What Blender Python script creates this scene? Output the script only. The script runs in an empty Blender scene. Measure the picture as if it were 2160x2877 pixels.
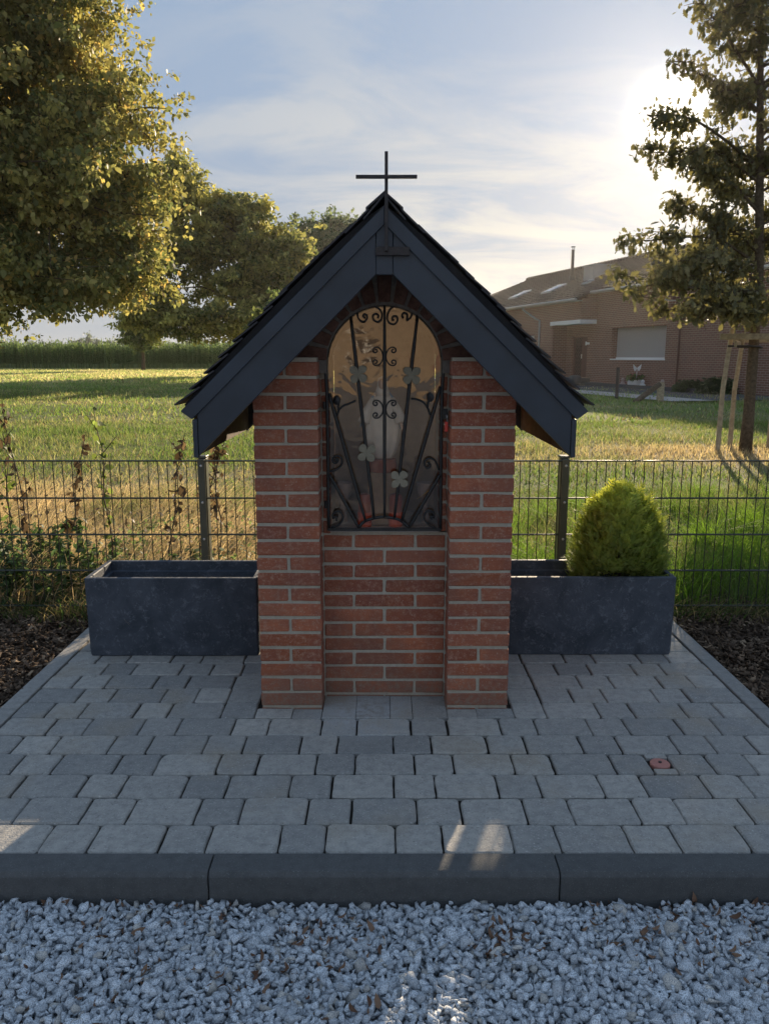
import bpy, bmesh, math, random
import numpy as np
from mathutils import Vector, Matrix
random.seed(7); rng = np.random.default_rng(7)
C = bpy.context.scene.collection
sc = bpy.context.scene
R = math.radians
PI = math.pi

# ------------------------------------------------------------------ camera
H = 1.3636
cam = bpy.data.cameras.new('camera'); camo = bpy.data.objects.new('camera', cam); C.objects.link(camo)
cam.sensor_fit = 'VERTICAL'; cam.sensor_height = 36.0; cam.lens = 36.0 * 2240 / 2877
cam.clip_start = 0.02; cam.clip_end = 6000
camo.location = (0, 0, H); camo.rotation_euler = (R(90 - 11.076), 0, 0)
sc.camera = camo

# ------------------------------------------------------------------ sun and sky
SUN_AZ, SUN_EL = R(18.4), R(14.8)          # azimuth to the right of +Y
SD = Vector((math.sin(SUN_AZ) * math.cos(SUN_EL), math.cos(SUN_AZ) * math.cos(SUN_EL), math.sin(SUN_EL)))
sun = bpy.data.lights.new('sun', 'SUN'); suno = bpy.data.objects.new('sun', sun); C.objects.link(suno)
sun.energy = 4.4; sun.angle = R(0.55); sun.color = (1.0, 0.80, 0.56)
suno.rotation_euler = SD.to_track_quat('Z', 'Y').to_euler()
world = bpy.data.worlds.new('World'); sc.world = world; world.use_nodes = True


class NT:
    """small node-tree helper"""
    def __init__(s, tree): s.t = tree; s.n = tree.nodes; s.l = tree.links
    def add(s, typ, ins=None, **kw):
        nd = s.n.new(typ)
        for k, v in kw.items(): setattr(nd, k, v)
        for k, v in (ins or {}).items():
            sock = nd.inputs[k]
            if hasattr(v, 'is_linked') or isinstance(v, bpy.types.NodeSocket): s.l.new(v, sock)
            else: sock.default_value = v
        return nd
    def m(s, op, a, b=0.0, c=0.0, clamp=False):
        nd = s.add('ShaderNodeMath', {0: a, 1: b, 2: c}, operation=op, use_clamp=clamp); return nd.outputs[0]
    def ramp(s, fac, stops, interp='LINEAR'):
        nd = s.add('ShaderNodeValToRGB', {0: fac}); cr = nd.color_ramp; cr.interpolation = interp
        while len(cr.elements) < len(stops): cr.elements.new(0.5)
        for e, (p, c) in zip(cr.elements, stops): e.position = p; e.color = (c, c, c, 1) if isinstance(c, (int, float)) else (*c, 1)
        return nd.outputs[0]
    def mix(s, fac, a, b, mode='MIX'):
        nd = s.add('ShaderNodeMix', data_type='RGBA', blend_type=mode)
        for i, v in ((0, fac), (6, a), (7, b)):
            if isinstance(v, bpy.types.NodeSocket): s.l.new(v, nd.inputs[i])
            else: nd.inputs[i].default_value = (*v, 1) if isinstance(v, tuple) and len(v) == 3 else v
        return nd.outputs[2]
    def noise(s, vec, scale, detail=4, rough=0.55, dist=0.0, w=None):
        ins = {'Scale': scale, 'Detail': detail, 'Roughness': rough, 'Distortion': dist}
        nd = s.add('ShaderNodeTexNoise', noise_dimensions='4D' if w is not None else '3D')
        if vec is not None: s.l.new(vec, nd.inputs['Vector'])
        for k, v in ins.items(): nd.inputs[k].default_value = v
        if w is not None: s.l.new(w, nd.inputs['W'])
        return nd.outputs['Fac']


w = NT(world.node_tree); w.n.clear()
sky = w.add('ShaderNodeTexSky', sky_type='NISHITA'); sky.sun_disc = False
sky.sun_elevation = SUN_EL; sky.sun_rotation = SUN_AZ; sky.altitude = 50; sky.air_density = 1.0; sky.dust_density = 0.7; sky.ozone_density = 2.2
tc = w.add('ShaderNodeTexCoord'); vec = tc.outputs['Generated']
sep = w.add('ShaderNodeSeparateXYZ', {0: vec})
zz = w.m('MAXIMUM', sep.outputs[2], 0.03)
zd = w.m('ADD', zz, 0.22)
cu = w.add('ShaderNodeCombineXYZ', {0: w.m('DIVIDE', sep.outputs[0], zd), 1: w.m('DIVIDE', sep.outputs[1], zd), 2: 0.0}).outputs[0]
mp = w.add('ShaderNodeMapping', {'Vector': cu, 'Rotation': (0, 0, R(-24)), 'Scale': (0.9, 1.7, 1)}).outputs[0]
n1 = w.noise(mp, 1.5, 10, 0.60, 0.9)
n2 = w.noise(cu, 0.42, 3, 0.5, 0.3)
cl = w.m('MULTIPLY', w.ramp(n1, [(0.42, 0.0), (0.58, 1.0)]), w.ramp(n2, [(0.40, 0.12), (0.58, 1.0)]))
# thin cirrus is denser low over the horizon
low = w.ramp(sep.outputs[2], [(0.0, 0.6), (0.08, 0.95), (0.22, 0.9), (0.32, 0.30), (0.6, 0.3)])
cl = w.m('MULTIPLY', cl, low)
dotn = w.add('ShaderNodeVectorMath', {0: vec, 1: tuple(SD)}, operation='DOT_PRODUCT').outputs['Value']
dp = w.m('MAXIMUM', dotn, 0.0)
au1 = w.m('MULTIPLY', w.m('POWER', dp, 3000.0), 20.0)
au2 = w.m('MULTIPLY', w.m('POWER', dp, 230.0), 1.7)
au3 = w.m('MULTIPLY', w.m('ADD', w.m('MULTIPLY', w.m('POWER', dp, 30.0), 0.3), w.m('MULTIPLY', w.m('POWER', dp, 5.0), 0.25)), 1.0)
au = w.m('ADD', w.m('ADD', au1, au2), au3)
aucol = w.add('ShaderNodeVectorMath', {0: (1.0, 0.86, 0.66), 3: au}, operation='SCALE')
hs = w.add('ShaderNodeHueSaturation', {'Saturation': 0.80, 'Value': 1.0, 'Color': sky.outputs[0]}).outputs[0]
cap_ = w.add('ShaderNodeVectorMath', {0: hs, 1: (3.4, 3.5, 3.8)}, operation='MINIMUM').outputs[0]
base = w.mix(0.82, cap_, (1.62, 2.55, 3.95))
hz = w.ramp(sep.outputs[2], [(0.0, 0.85), (0.10, 0.55), (0.26, 0.14), (0.5, 0.08)])
base = w.mix(hz, base, (3.35, 3.45, 3.5))
clc = w.mix(cl, base, (4.7, 4.55, 4.2))
tot = w.add('ShaderNodeVectorMath', {0: clc, 1: aucol.outputs[0]}, operation='ADD').outputs[0]
bg = w.add('ShaderNodeBackground', {'Color': tot, 'Strength': 0.070})
w.add('ShaderNodeOutputWorld', {'Surface': bg.outputs[0]})
world.cycles.sampling_method = 'MANUAL'; world.cycles.sample_map_resolution = 2048

sc.view_settings.view_transform = 'Standard'; sc.view_settings.look = 'None'
sc.view_settings.gamma = 1; sc.view_settings.exposure = 1.13; sc.view_settings.use_curve_mapping = False
sc.cycles.max_bounces = 8; sc.cycles.transparent_max_bounces = 12


# ------------------------------------------------------------------ materials
def mat(name, rough=0.8, spec=0.3, metal=0.0):
    m = bpy.data.materials.new(name); m.use_nodes = True
    t = NT(m.node_tree); b = t.n['Principled BSDF']
    b.inputs['Roughness'].default_value = rough; b.inputs['Specular IOR Level'].default_value = spec
    b.inputs['Metallic'].default_value = metal
    return m, t, b

def coords(t, kind='Object'): return t.add('ShaderNodeTexCoord').outputs[kind]
def wpos(t): return t.add('ShaderNodeNewGeometry').outputs['Position']
def orand(t): return t.add('ShaderNodeObjectInfo').outputs['Random']

def bump(t, b, h, strength=0.3, dist=0.01):
    nd = t.add('ShaderNodeBump', {'Height': h, 'Strength': strength, 'Distance': dist}); t.l.new(nd.outputs[0], b.inputs['Normal'])

def simple(name, col, rough=0.7, spec=0.3, metal=0.0, var=0.15, scale=30.0, bmp=0.15, bd=0.003, space='w'):
    m, t, b = mat(name, rough, spec, metal)
    v = wpos(t) if space == 'w' else coords(t)
    n = t.noise(v, scale, 5, 0.6)
    c = t.mix(t.ramp(n, [(0.3, 0.0), (0.7, 1.0)]), tuple(x * (1 - var) for x in col), tuple(min(1, x * (1 + var)) for x in col))
    t.l.new(c, b.inputs['Base Color'])
    if bmp: bump(t, b, t.noise(v, scale * 3, 4, 0.6), bmp, bd)
    return m

def leafmat(name, trans=0.45, rough=0.55, spec=0.25, gain=1.3, blue=0.55):
    m, t, b = mat(name, rough, spec)
    a = t.add('ShaderNodeAttribute', attribute_name='tint').outputs['Color']
    t.l.new(a, b.inputs['Base Color'])
    tcol = t.mix(1.0, a, (gain * 1.05, gain * 1.1, gain * blue), 'MULTIPLY')
    tr = t.add('ShaderNodeBsdfTranslucent', {'Color': tcol})
    mx = t.add('ShaderNodeMixShader', {0: trans, 1: b.outputs[0], 2: tr.outputs[0]})
    t.l.new(mx.outputs[0], t.n['Material Output'].inputs['Surface'])
    return m

M = {}
# clay brick: red-brown body, per-brick shade, mottled, pale bloom specks
def brick_mat():
    m, t, b = mat('red clay brick', 0.9, 0.15)
    v = wpos(t); r = orand(t)
    n = t.noise(v, 9, 5, 0.6); f = t.noise(v, 170, 3, 0.75); s = t.noise(v, 60, 5, 0.75)
    c = t.mix(r, (0.31, 0.100, 0.053), (0.50, 0.172, 0.092))
    c = t.mix(t.ramp(n, [(0.35, 0.0), (0.7, 0.7)]), c, (0.25, 0.098, 0.078))
    c = t.mix(t.ramp(s, [(0.50, 0.0), (0.66, 0.6)]), c, (0.52, 0.31, 0.22))
    c = t.mix(t.ramp(f, [(0.60, 0.0), (0.70, 0.7)]), c, (0.62, 0.48, 0.40))
    c = t.mix(t.ramp(f, [(0.28, 0.5), (0.36, 0.0)]), c, (0.10, 0.04, 0.03))
    gm_ = t.noise(v, 3.2, 5, 0.65); c = t.mix(t.ramp(gm_, [(0.45, 0.0), (0.68, 0.5)]), c, (0.20, 0.115, 0.088))
    dz_ = t.add('ShaderNodeSeparateXYZ', {0: v}).outputs[2]
    c = t.mix(t.m('MULTIPLY', t.ramp(dz_, [(0.0, 0.75), (0.16, 0.0)]), t.ramp(s, [(0.35, 0.2), (0.6, 1.0)])), c, (0.20, 0.165, 0.13))
    t.l.new(c, b.inputs['Base Color'])
    mp = t.add('ShaderNodeMapping', {'Vector': v, 'Scale': (1, 1, 3.5)}).outputs[0]
    h = t.m('ADD', t.noise(mp, 45, 5, 0.65), t.m('MULTIPLY', f, 0.3))
    bump(t, b, h, 1.0, 0.006); return m
M['brick'] = brick_mat()
M['arch_brick'] = simple('shade painted brick', (0.115, 0.062, 0.048), 0.9, 0.15, var=0.35, scale=40, bmp=0.6)  # brick colour darkened to paint in the shade under the roof overhang
M['arch_mortar'] = simple('shade painted mortar', (0.15, 0.135, 0.12), 0.9, 0.15, var=0.3, scale=60)  # mortar painted dark too, roof shade put into its colour

def sandy(name, lo, hi, speck, scale=300, rough=0.9, patch=None, bd=0.003, speckle=0.5):
    m, t, b = mat(name, rough, 0.2)
    v = wpos(t); r = orand(t)
    f = t.noise(v, scale, 3, 0.75); n = t.noise(v, 7, 4, 0.6); n2 = t.noise(v, 33, 4, 0.65)
    c = t.mix(t.m('ADD', t.m('MULTIPLY', r, 0.6), t.m('MULTIPLY', n, 0.4)), lo, hi)
    c = t.mix(t.ramp(n2, [(0.4, 0.0), (0.75, 0.55)]), c, tuple(x * 0.72 for x in lo))
    if patch:
        sp = t.add('ShaderNodeVectorMath', {0: v, 1: (-0.08, 2.90, 0.0)}, operation='DISTANCE').outputs['Value']
        c = t.mix(t.m('MULTIPLY', t.ramp(sp, [(0.05, 0.55), (0.26, 0.0)]), t.ramp(n2, [(0.35, 0.0), (0.6, 1.0)])), c, (0.62, 0.66, 0.70))
        pn = t.noise(v, 2.2, 5, 0.6)
        c = t.mix(t.ramp(pn, [(0.52, 0.0), (0.66, 0.55)]), c, patch)
    c = t.mix(t.ramp(f, [(0.60, 0.0), (0.70, speckle)]), c, speck)
    c = t.mix(t.ramp(f, [(0.30, speckle), (0.40, 0.0)]), c, tuple(x * 0.4 for x in lo))
    t.l.new(c, b.inputs['Base Color'])
    bump(t, b, t.m('ADD', f, t.m('MULTIPLY', n2, 1.0)), 0.8, bd); return m
M['mortar'] = sandy('grey mortar', (0.38, 0.345, 0.28), (0.50, 0.455, 0.375), (0.64, 0.60, 0.52), 120)
M['paver'] = sandy('grey concrete paver', (0.235, 0.237, 0.235), (0.52, 0.495, 0.45), (0.70, 0.69, 0.65), 150, patch=(0.34, 0.29, 0.22), bd=0.004, speckle=0.75)
M['kerb'] = sandy('dark concrete kerb', (0.095, 0.098, 0.10), (0.135, 0.137, 0.138), (0.34, 0.38, 0.36), 260)
M['side_kerb'] = sandy('grey concrete edging', (0.24, 0.24, 0.235), (0.36, 0.35, 0.33), (0.6, 0.58, 0.55), 150)
M['joint'] = sandy('dark joint sand', (0.030, 0.027, 0.022), (0.055, 0.048, 0.04), (0.11, 0.10, 0.085), 300)
M['soil'] = sandy('dark soil', (0.050, 0.038, 0.028), (0.085, 0.066, 0.05), (0.16, 0.13, 0.10), 90)
M['slab'] = sandy('grey niche slab', (0.48, 0.45, 0.48), (0.58, 0.55, 0.57), (0.7, 0.68, 0.68), 200)

def granite():
    m, t, b = mat('speckled grey granite chips', 0.9, 0.12)
    v = wpos(t)
    tint = t.add('ShaderNodeAttribute', attribute_name='tint').outputs['Color']
    f = t.noise(v, 330, 2, 0.7); g = t.noise(v, 560, 2, 0.7)
    c = t.mix(t.ramp(f, [(0.42, 0.75), (0.53, 0.0)]), tint, (0.20, 0.21, 0.23))
    c = t.mix(t.ramp(g, [(0.56, 0.0), (0.66, 0.5)]), c, (0.70, 0.72, 0.76))
    t.l.new(c, b.inputs['Base Color']); bump(t, b, f, 0.35, 0.002); return m
M['granite'] = granite()
M['gravel_base'] = sandy('grey gravel bed', (0.16, 0.165, 0.17), (0.24, 0.245, 0.25), (0.5, 0.5, 0.5), 120)  # plain grey bed below the loose chips

M['fascia'] = simple('anthracite painted board', (0.031, 0.043, 0.060), 0.42, 0.45, var=0.30, scale=3.2, bmp=0.12)
M['tile'] = simple('weathered slate shingle', (0.034, 0.033, 0.038), 0.62, 0.4, var=0.4, scale=40, bmp=0.5, bd=0.004)
M['felt'] = simple('roofing felt', (0.022, 0.022, 0.024), 0.8, 0.2)
M['rafter'] = simple('stained soffit wood', (0.10, 0.070, 0.045), 0.75, 0.2, var=0.35, scale=14, bmp=0.4)
M['iron'] = simple('black wrought iron', (0.016, 0.017, 0.018), 0.42, 0.5, metal=0.0, var=0.4, scale=90, bmp=0.7, bd=0.002)
M['rust'] = simple('rusted dark steel', (0.022, 0.017, 0.018), 0.5, 0.5, metal=0.0, var=0.5, scale=60, bmp=0.4)
M['flower'] = sandy('weathered grey paint', (0.25, 0.225, 0.165), (0.31, 0.28, 0.215), (0.05, 0.04, 0.03), 260)
M['fence'] = simple('dark green coated wire', (0.030, 0.034, 0.024), 0.4, 0.5, var=0.12, scale=20, bmp=0)
M['post'] = simple('olive grey coated steel', (0.075, 0.078, 0.058), 0.42, 0.45, var=0.12, scale=12, bmp=0.05)
M['steel'] = simple('zinc steel', (0.55, 0.55, 0.55), 0.32, 0.5, metal=0.9, var=0.1, bmp=0)

def planter_mat():
    m, t, b = mat('dark slate fibre clay', 0.62, 0.35)
    v = wpos(t); n = t.noise(v, 6, 6, 0.65, 0.8); f = t.noise(v, 70, 5, 0.7, 1.2); g = t.noise(v, 22, 5, 0.7, 0.5)
    c = t.mix(t.ramp(n, [(0.35, 0.0), (0.68, 1.0)]), (0.040, 0.051, 0.068), (0.085, 0.10, 0.128))
    c = t.mix(t.ramp(t.m('MULTIPLY', f, g), [(0.27, 0.0), (0.40, 0.75)]), c, (0.19, 0.21, 0.25))
    t.l.new(c, b.inputs['Base Color'])
    bump(t, b, t.m('ADD', f, g), 0.6, 0.006); return m
M['planter'] = planter_mat()
M['planter_in'] = simple('planter inside', (0.022, 0.024, 0.028), 0.7, 0.2)

def glass():
    m = bpy.data.materials.new('reflecting acrylic pane'); m.use_nodes = True
    t = NT(m.node_tree); t.n.clear()
    v = wpos(t); n = t.noise(v, 7, 2, 0.5, 1.5)
    bp = t.add('ShaderNodeBump', {'Height': n, 'Strength': 0.07, 'Distance': 0.02}).outputs[0]
    gl = t.add('ShaderNodeBsdfGlossy', {'Color': (0.95, 0.92, 0.88, 1), 'Roughness': 0.03, 'Normal': bp})
    tr = t.add('ShaderNodeBsdfTransparent', {'Color': (0.98, 0.95, 0.92, 1)})
    fr = t.add('ShaderNodeFresnel', {'IOR': 1.45}).outputs[0]
    mx = t.add('ShaderNodeMixShader', {0: t.m('ADD', fr, 0.045), 1: tr.outputs[0], 2: gl.outputs[0]})
    t.add('ShaderNodeOutputMaterial', {'Surface': mx.outputs[0]}); return m
M['glass'] = glass()
M['niche'] = simple('brown niche lining', (0.46, 0.34, 0.24), 0.8, 0.2, var=0.25, scale=8)
M['white_robe'] = simple('white glazed plaster', (0.85, 0.82, 0.76), 0.45, 0.4, var=0.05)
M['blue_robe'] = simple('pale blue glaze', (0.20, 0.38, 0.56), 0.45, 0.4, var=0.12)
M['skin'] = simple('painted face', (0.60, 0.42, 0.33), 0.6, 0.3)
M['candle'] = simple('red candle plastic', (0.75, 0.12, 0.06), 0.35, 0.5, var=0.1)
M['candle_clear'] = simple('smoky red candle tube', (0.42, 0.12, 0.08), 0.3, 0.5, var=0.1)
M['pedestal'] = simple('beige pedestal', (0.42, 0.30, 0.20), 0.8, 0.2)
M['terra'] = simple('terracotta', (0.40, 0.13, 0.075), 0.8, 0.2)
M['pot'] = simple('pinkish stone pot', (0.40, 0.31, 0.28), 0.6, 0.3)
M['gold'] = simple('gold cord', (0.75, 0.48, 0.18), 0.3, 0.5, metal=0.6)
M['red_lock'] = simple('red lock body', (0.72, 0.075, 0.055), 0.4, 0.5, var=0.05)
M['cap'] = simple('faded pink plastic cap', (0.46, 0.20, 0.165), 0.6, 0.3, var=0.12, scale=120)
M['bark'] = simple('rough bark', (0.13, 0.10, 0.07), 0.9, 0.1, var=0.4, scale=25, bmp=0.9, bd=0.02)
M['stake'] = simple('weathered round wood', (0.38, 0.31, 0.21), 0.85, 0.15, var=0.3, scale=18, bmp=0.4, bd=0.006)
M['leaf'] = leafmat('tree leaves', 0.46, gain=1.6, blue=0.8)
M['oakleaf'] = leafmat('oak leaves', 0.33, 0.5, 0.3, 1.6, 0.8)
M['grass'] = leafmat('grass blades', 0.52, 0.6, 0.2, 1.3, 0.8)
M['thuja'] = leafmat('golden conifer sprays', 0.5, 0.6, 0.2, 1.7)
M['litter'] = leafmat('dry litter', 0.1, 0.8, 0.1, 1.0)


# ------------------------------------------------------------------ object helpers
def wloc(o):
    v = Vector((0, 0, 0))
    while o is not None: v += o.location; o = o.parent
    return v

def tag(o, label=None, cat=None, group=None, kind=None):
    if label: o['label'] = label
    if cat: o['category'] = cat
    if group: o['group'] = group
    if kind: o['kind'] = kind
    return o

def thing(name, label, cat, loc=(0, 0, 0), group=None, rz=0.0):
    o = bpy.data.objects.new(name, None); C.objects.link(o); o.location = loc; o.rotation_euler = (0, 0, rz)
    o.empty_display_size = 0.2
    return tag(o, label, cat, group)

def link(name, me, m=None, parent=None, at=(0, 0, 0), local=False, rot=None):
    o = bpy.data.objects.new(name, me); C.objects.link(o)
    if m is not None and len(me.materials) == 0: me.materials.append(m)
    if parent is not None:
        o.parent = parent
        o.location = Vector(at) if local else Vector(at) - wloc(parent)
    else: o.location = at
    if rot: o.rotation_euler = rot
    return o

def smooth(me, ang=None):
    me.polygons.foreach_set('use_smooth', [True] * len(me.polygons))
    if ang: 
        try: me.set_sharp_from_angle(angle=R(ang))
        except Exception: pass
    return me

class MB:
    def __init__(s): s.v = []; s.f = []
    def add(s, vs, fs):
        k = len(s.v); s.v += [tuple(p) for p in vs]; s.f += [[i + k for i in f] for f in fs]; return s
    def box(s, x0, x1, y0, y1, z0, z1):
        return s.add([(x0, y0, z0), (x1, y0, z0), (x1, y1, z0), (x0, y1, z0), (x0, y0, z1), (x1, y0, z1), (x1, y1, z1), (x0, y1, z1)],
                     [(0, 3, 2, 1), (4, 5, 6, 7), (0, 1, 5, 4), (1, 2, 6, 5), (2, 3, 7, 6), (3, 0, 4, 7)])
    def obox(s, c, ax, ay, az):
        c, ax, ay, az = map(Vector, (c, ax, ay, az)); vs = []
        for k in (-1, 1):
            for i, j in ((-1, -1), (1, -1), (1, 1), (-1, 1)): vs.append(c + ax * i + ay * j + az * k)
        return s.add(vs, [(0, 3, 2, 1), (4, 5, 6, 7), (0, 1, 5, 4), (1, 2, 6, 5), (2, 3, 7, 6), (3, 0, 4, 7)])
    def tube(s, pts, r, n=8, caps=True, squash=1.0):
        pts = [Vector(p) for p in pts]; rs = r if hasattr(r, '__len__') else [r] * len(pts)
        k = len(s.v); up = None
        for i, p in enumerate(pts):
            d = (pts[min(i + 1, len(pts) - 1)] - pts[max(i - 1, 0)]).normalized()
            if up is None: up = Vector((0, 0, 1)) if abs(d.z) < 0.9 else Vector((0, 1, 0))
            a = d.cross(up); a = a.normalized() if a.length > 1e-6 else d.orthogonal().normalized()
            b = a.cross(d).normalized(); up = b
            for j in range(n):
                t = 2 * PI * j / n; s.v.append(tuple(p + a * math.cos(t) * rs[i] + b * math.sin(t) * rs[i] * squash))
        for i in range(len(pts) - 1):
            for j in range(n):
                j2 = (j + 1) % n; s.f.append([k + i * n + j, k + i * n + j2, k + (i + 1) * n + j2, k + (i + 1) * n + j])
        if caps:
            s.f.append([k + j for j in range(n)][::-1]); s.f.append([k + (len(pts) - 1) * n + j for j in range(n)])
        return s
    def lathe(s, prof, c=(0, 0, 0), n=16, fr=None):
        k = len(s.v)
        for i, (r, z) in enumerate(prof):
            for j in range(n):
                t = 2 * PI * j / n; q = fr(t, i, r, z) if fr else (r, r)
                s.v.append((c[0] + q[0] * math.cos(t), c[1] + q[1] * math.sin(t), c[2] + z))
        for i in range(len(prof) - 1):
            for j in range(n):
                j2 = (j + 1) % n; s.f.append([k + i * n + j, k + i * n + j2, k + (i + 1) * n + j2, k + (i + 1) * n + j])
        s.f.append([k + j for j in range(n)][::-1]); s.f.append([k + (len(prof) - 1) * n + j for j in range(n)])
        return s
    def prism(s, poly, y0, y1):       # polygon in XZ, extruded along Y
        n = len(poly); a = sum(poly[i][0] * poly[(i + 1) % n][1] - poly[(i + 1) % n][0] * poly[i][1] for i in range(n))
        if a < 0: poly = poly[::-1]
        return s.add([(x, y0, z) for x, z in poly] + [(x, y1, z) for x, z in poly],
                     [list(range(n)), list(range(2 * n - 1, n - 1, -1))] + [[(i + 1) % n, i, n + i, n + (i + 1) % n] for i in range(n)])
    def mesh(s, name):
        me = bpy.data.meshes.new(name); me.from_pydata(s.v, [], s.f); me.update(); return me

def bevel(me, w=0.003, seg=1, jitter=0.0, ang=30):
    bm = bmesh.new(); bm.from_mesh(me)
    bmesh.ops.recalc_face_normals(bm, faces=bm.faces)
    ed = [e for e in bm.edges if len(e.link_faces) == 2 and e.calc_face_angle(0) > R(ang)]
    bmesh.ops.bevel(bm, geom=ed, offset=w, segments=seg, affect='EDGES', profile=0.5)
    if jitter:
        for v in bm.verts: v.co += Vector([random.uniform(-jitter, jitter) for _ in range(3)])
    bm.to_mesh(me); bm.free(); return me

def spline(pts, k=6):
    pts = [np.array(p, float) for p in pts]; P = [2 * pts[0] - pts[1]] + pts + [2 * pts[-1] - pts[-2]]; out = []
    for i in range(1, len(P) - 2):
        for j in range(k):
            t = j / k; a, b, c, d = P[i - 1:i + 3]
            out.append(0.5 * (2 * b + (c - a) * t + (2 * a - 5 * b + 4 * c - d) * t * t + (3 * b - a - 3 * c + d) * t ** 3))
    out.append(pts[-1]); return out

def npmesh(name, V, F, tint=None):
    """V (n,3), F (m,k) all faces with the same k"""
    me = bpy.data.meshes.new(name); nv = len(V); nf, k = F.shape
    me.vertices.add(nv); me.vertices.foreach_set('co', np.ascontiguousarray(V, np.float32).ravel())
    me.loops.add(nf * k); me.loops.foreach_set('vertex_index', np.ascontiguousarray(F, np.int32).ravel())
    me.polygons.add(nf); me.polygons.foreach_set('loop_start', np.arange(0, nf * k, k, dtype=np.int32))
    try: me.polygons.foreach_set('loop_total', np.full(nf, k, np.int32))
    except Exception: pass
    me.update(calc_edges=True)
    if tint is not None:
        a = me.attributes.new('tint', 'FLOAT_COLOR', 'POINT')
        a.data.foreach_set('color', np.concatenate([tint, np.ones((nv, 1))], 1).astype(np.float32).ravel())
    return me

def scatter(name, T, TF, P, Rm, S, tint):
    """template verts T (k,3), faces TF (m,q); positions P (n,3); rotation matrices Rm (n,3,3); scale S (n,) or (n,3); tint (n,3)"""
    n = len(P); k = len(T); S = S[:, None] if S.ndim == 1 else S
    L = T[None] * S[:, None, :] if S.shape[1] == 3 else T[None] * S[:, None]
    V = np.einsum('nij,nkj->nki', Rm, L) + P[:, None]
    F = (TF[None] + (np.arange(n) * k)[:, None, None]).reshape(-1, TF.shape[1])
    return npmesh(name, V.reshape(-1, 3), F, np.repeat(tint, k, 0))

def rots(yaw, pitch, roll):
    cy, sy, cp, sp, cr, sr = np.cos(yaw), np.sin(yaw), np.cos(pitch), np.sin(pitch), np.cos(roll), np.sin(roll)
    z = np.zeros_like(cy); o = np.ones_like(cy)
    Rz = np.stack([np.stack([cy, -sy, z], -1), np.stack([sy, cy, z], -1), np.stack([z, z, o], -1)], -2)
    Rx = np.stack([np.stack([o, z, z], -1), np.stack([z, cp, -sp], -1), np.stack([z, sp, cp], -1)], -2)
    Ry = np.stack([np.stack([cr, z, sr], -1), np.stack([z, o, z], -1), np.stack([-sr, z, cr], -1)], -2)
    return Rz @ Rx @ Ry

def vnoise(x, y, s, seed=0):
    """cheap smooth value noise, numpy"""
    x = x * s + seed * 17.13; y = y * s - seed * 9.7
    xi, yi = np.floor(x), np.floor(y); fx, fy = x - xi, y - yi; fx = fx * fx * (3 - 2 * fx); fy = fy * fy * (3 - 2 * fy)
    h = lambda a, b: np.modf(np.abs(np.sin(a * 127.1 + b * 311.7 + seed) * 43758.5453))[0]
    return (h(xi, yi) * (1 - fx) + h(xi + 1, yi) * fx) * (1 - fy) + (h(xi, yi + 1) * (1 - fx) + h(xi + 1, yi + 1) * fx) * fy


# ------------------------------------------------------------------ the ground
def straw_amount(x, y):
    """0 green .. 1 dried, a property of the meadow itself"""
    x = np.asarray(x, float); y = np.asarray(y, float)
    left = 1 / (1 + np.exp((x + 0.2) * 1.6))
    near = 1 / (1 + np.exp((y - 9.2) * 0.9))
    a = left * near * 0.80
    far = 1 / (1 + np.exp(-(y - 45) * 0.15)); a = np.maximum(a, far * 0.36)
    mid = np.exp(-((y - 20.0) / 9.0) ** 2); a = a - mid * 0.22
    tree = np.exp(-(((x - 5.2) / 2.3) ** 2 + ((y - 11.4) / 1.0) ** 2)); a = np.maximum(a, tree * 1.15)
    strip = np.exp(-((y - 10.6) / 1.0) ** 2) * (x > 0.5) * 0.30; a = np.maximum(a, strip)
    a = a + (vnoise(x, y, 0.55, 3) - 0.5) * 0.55 + (vnoise(x, y, 2.3, 5) - 0.5) * 0.3 + 0.10; a = a - left * (vnoise(x, y, 1.7, 31) > 0.55) * (y < 9) * 0.55
    return np.clip(a, 0, 1)

def field_mat():
    m, t, b = mat('meadow floor', 0.95, 0.1)
    a = t.add('ShaderNodeAttribute', attribute_name='tint').outputs['Color']; v = wpos(t)
    mp = t.add('ShaderNodeMapping', {'Vector': v, 'Scale': (1.0, 0.35, 1)}).outputs[0]
    n = t.noise(mp, 3.0, 6, 0.7); f = t.noise(v, 30, 4, 0.7)
    c = t.mix(t.ramp(n, [(0.3, 0.55), (0.6, 0.0)]), a, (0.10, 0.12, 0.035))
    c = t.mix(t.ramp(f, [(0.5, 0.0), (0.75, 0.6)]), c, (0.26, 0.22, 0.11))
    t.l.new(c, b.inputs['Base Color']); bump(t, b, f, 0.8, 0.06); return m
M['field'] = field_mat()

ys = np.concatenate([np.linspace(4.05, 30, 90), np.linspace(31, 120, 60), np.geomspace(125, 3000, 20)])
xs = np.concatenate([-np.geomspace(2500, 26, 16), np.linspace(-25, 25, 101), np.geomspace(26, 2500, 16)])
X, Y = np.meshgrid(xs, ys); Z = np.where(Y < 60, (vnoise(X, Y, 0.8, 1) - 0.5) * 0.05, 0) - 0.02
Z = np.where(Y < 4.3, -0.035, Z)
a = straw_amount(X, Y)[..., None]
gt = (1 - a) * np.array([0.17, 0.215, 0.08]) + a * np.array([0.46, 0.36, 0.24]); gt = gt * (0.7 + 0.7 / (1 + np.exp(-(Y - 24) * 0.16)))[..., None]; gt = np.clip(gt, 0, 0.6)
nx, ny = len(xs), len(ys)
ii = (np.arange(ny - 1)[:, None] * nx + np.arange(nx - 1)[None]).ravel()
Fg = np.stack([ii, ii + 1, ii + nx + 1, ii + nx], 1)
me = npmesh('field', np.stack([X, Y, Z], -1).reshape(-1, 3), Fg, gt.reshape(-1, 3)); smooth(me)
tag(link('meadow', me, M['field']), kind='structure')
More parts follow.
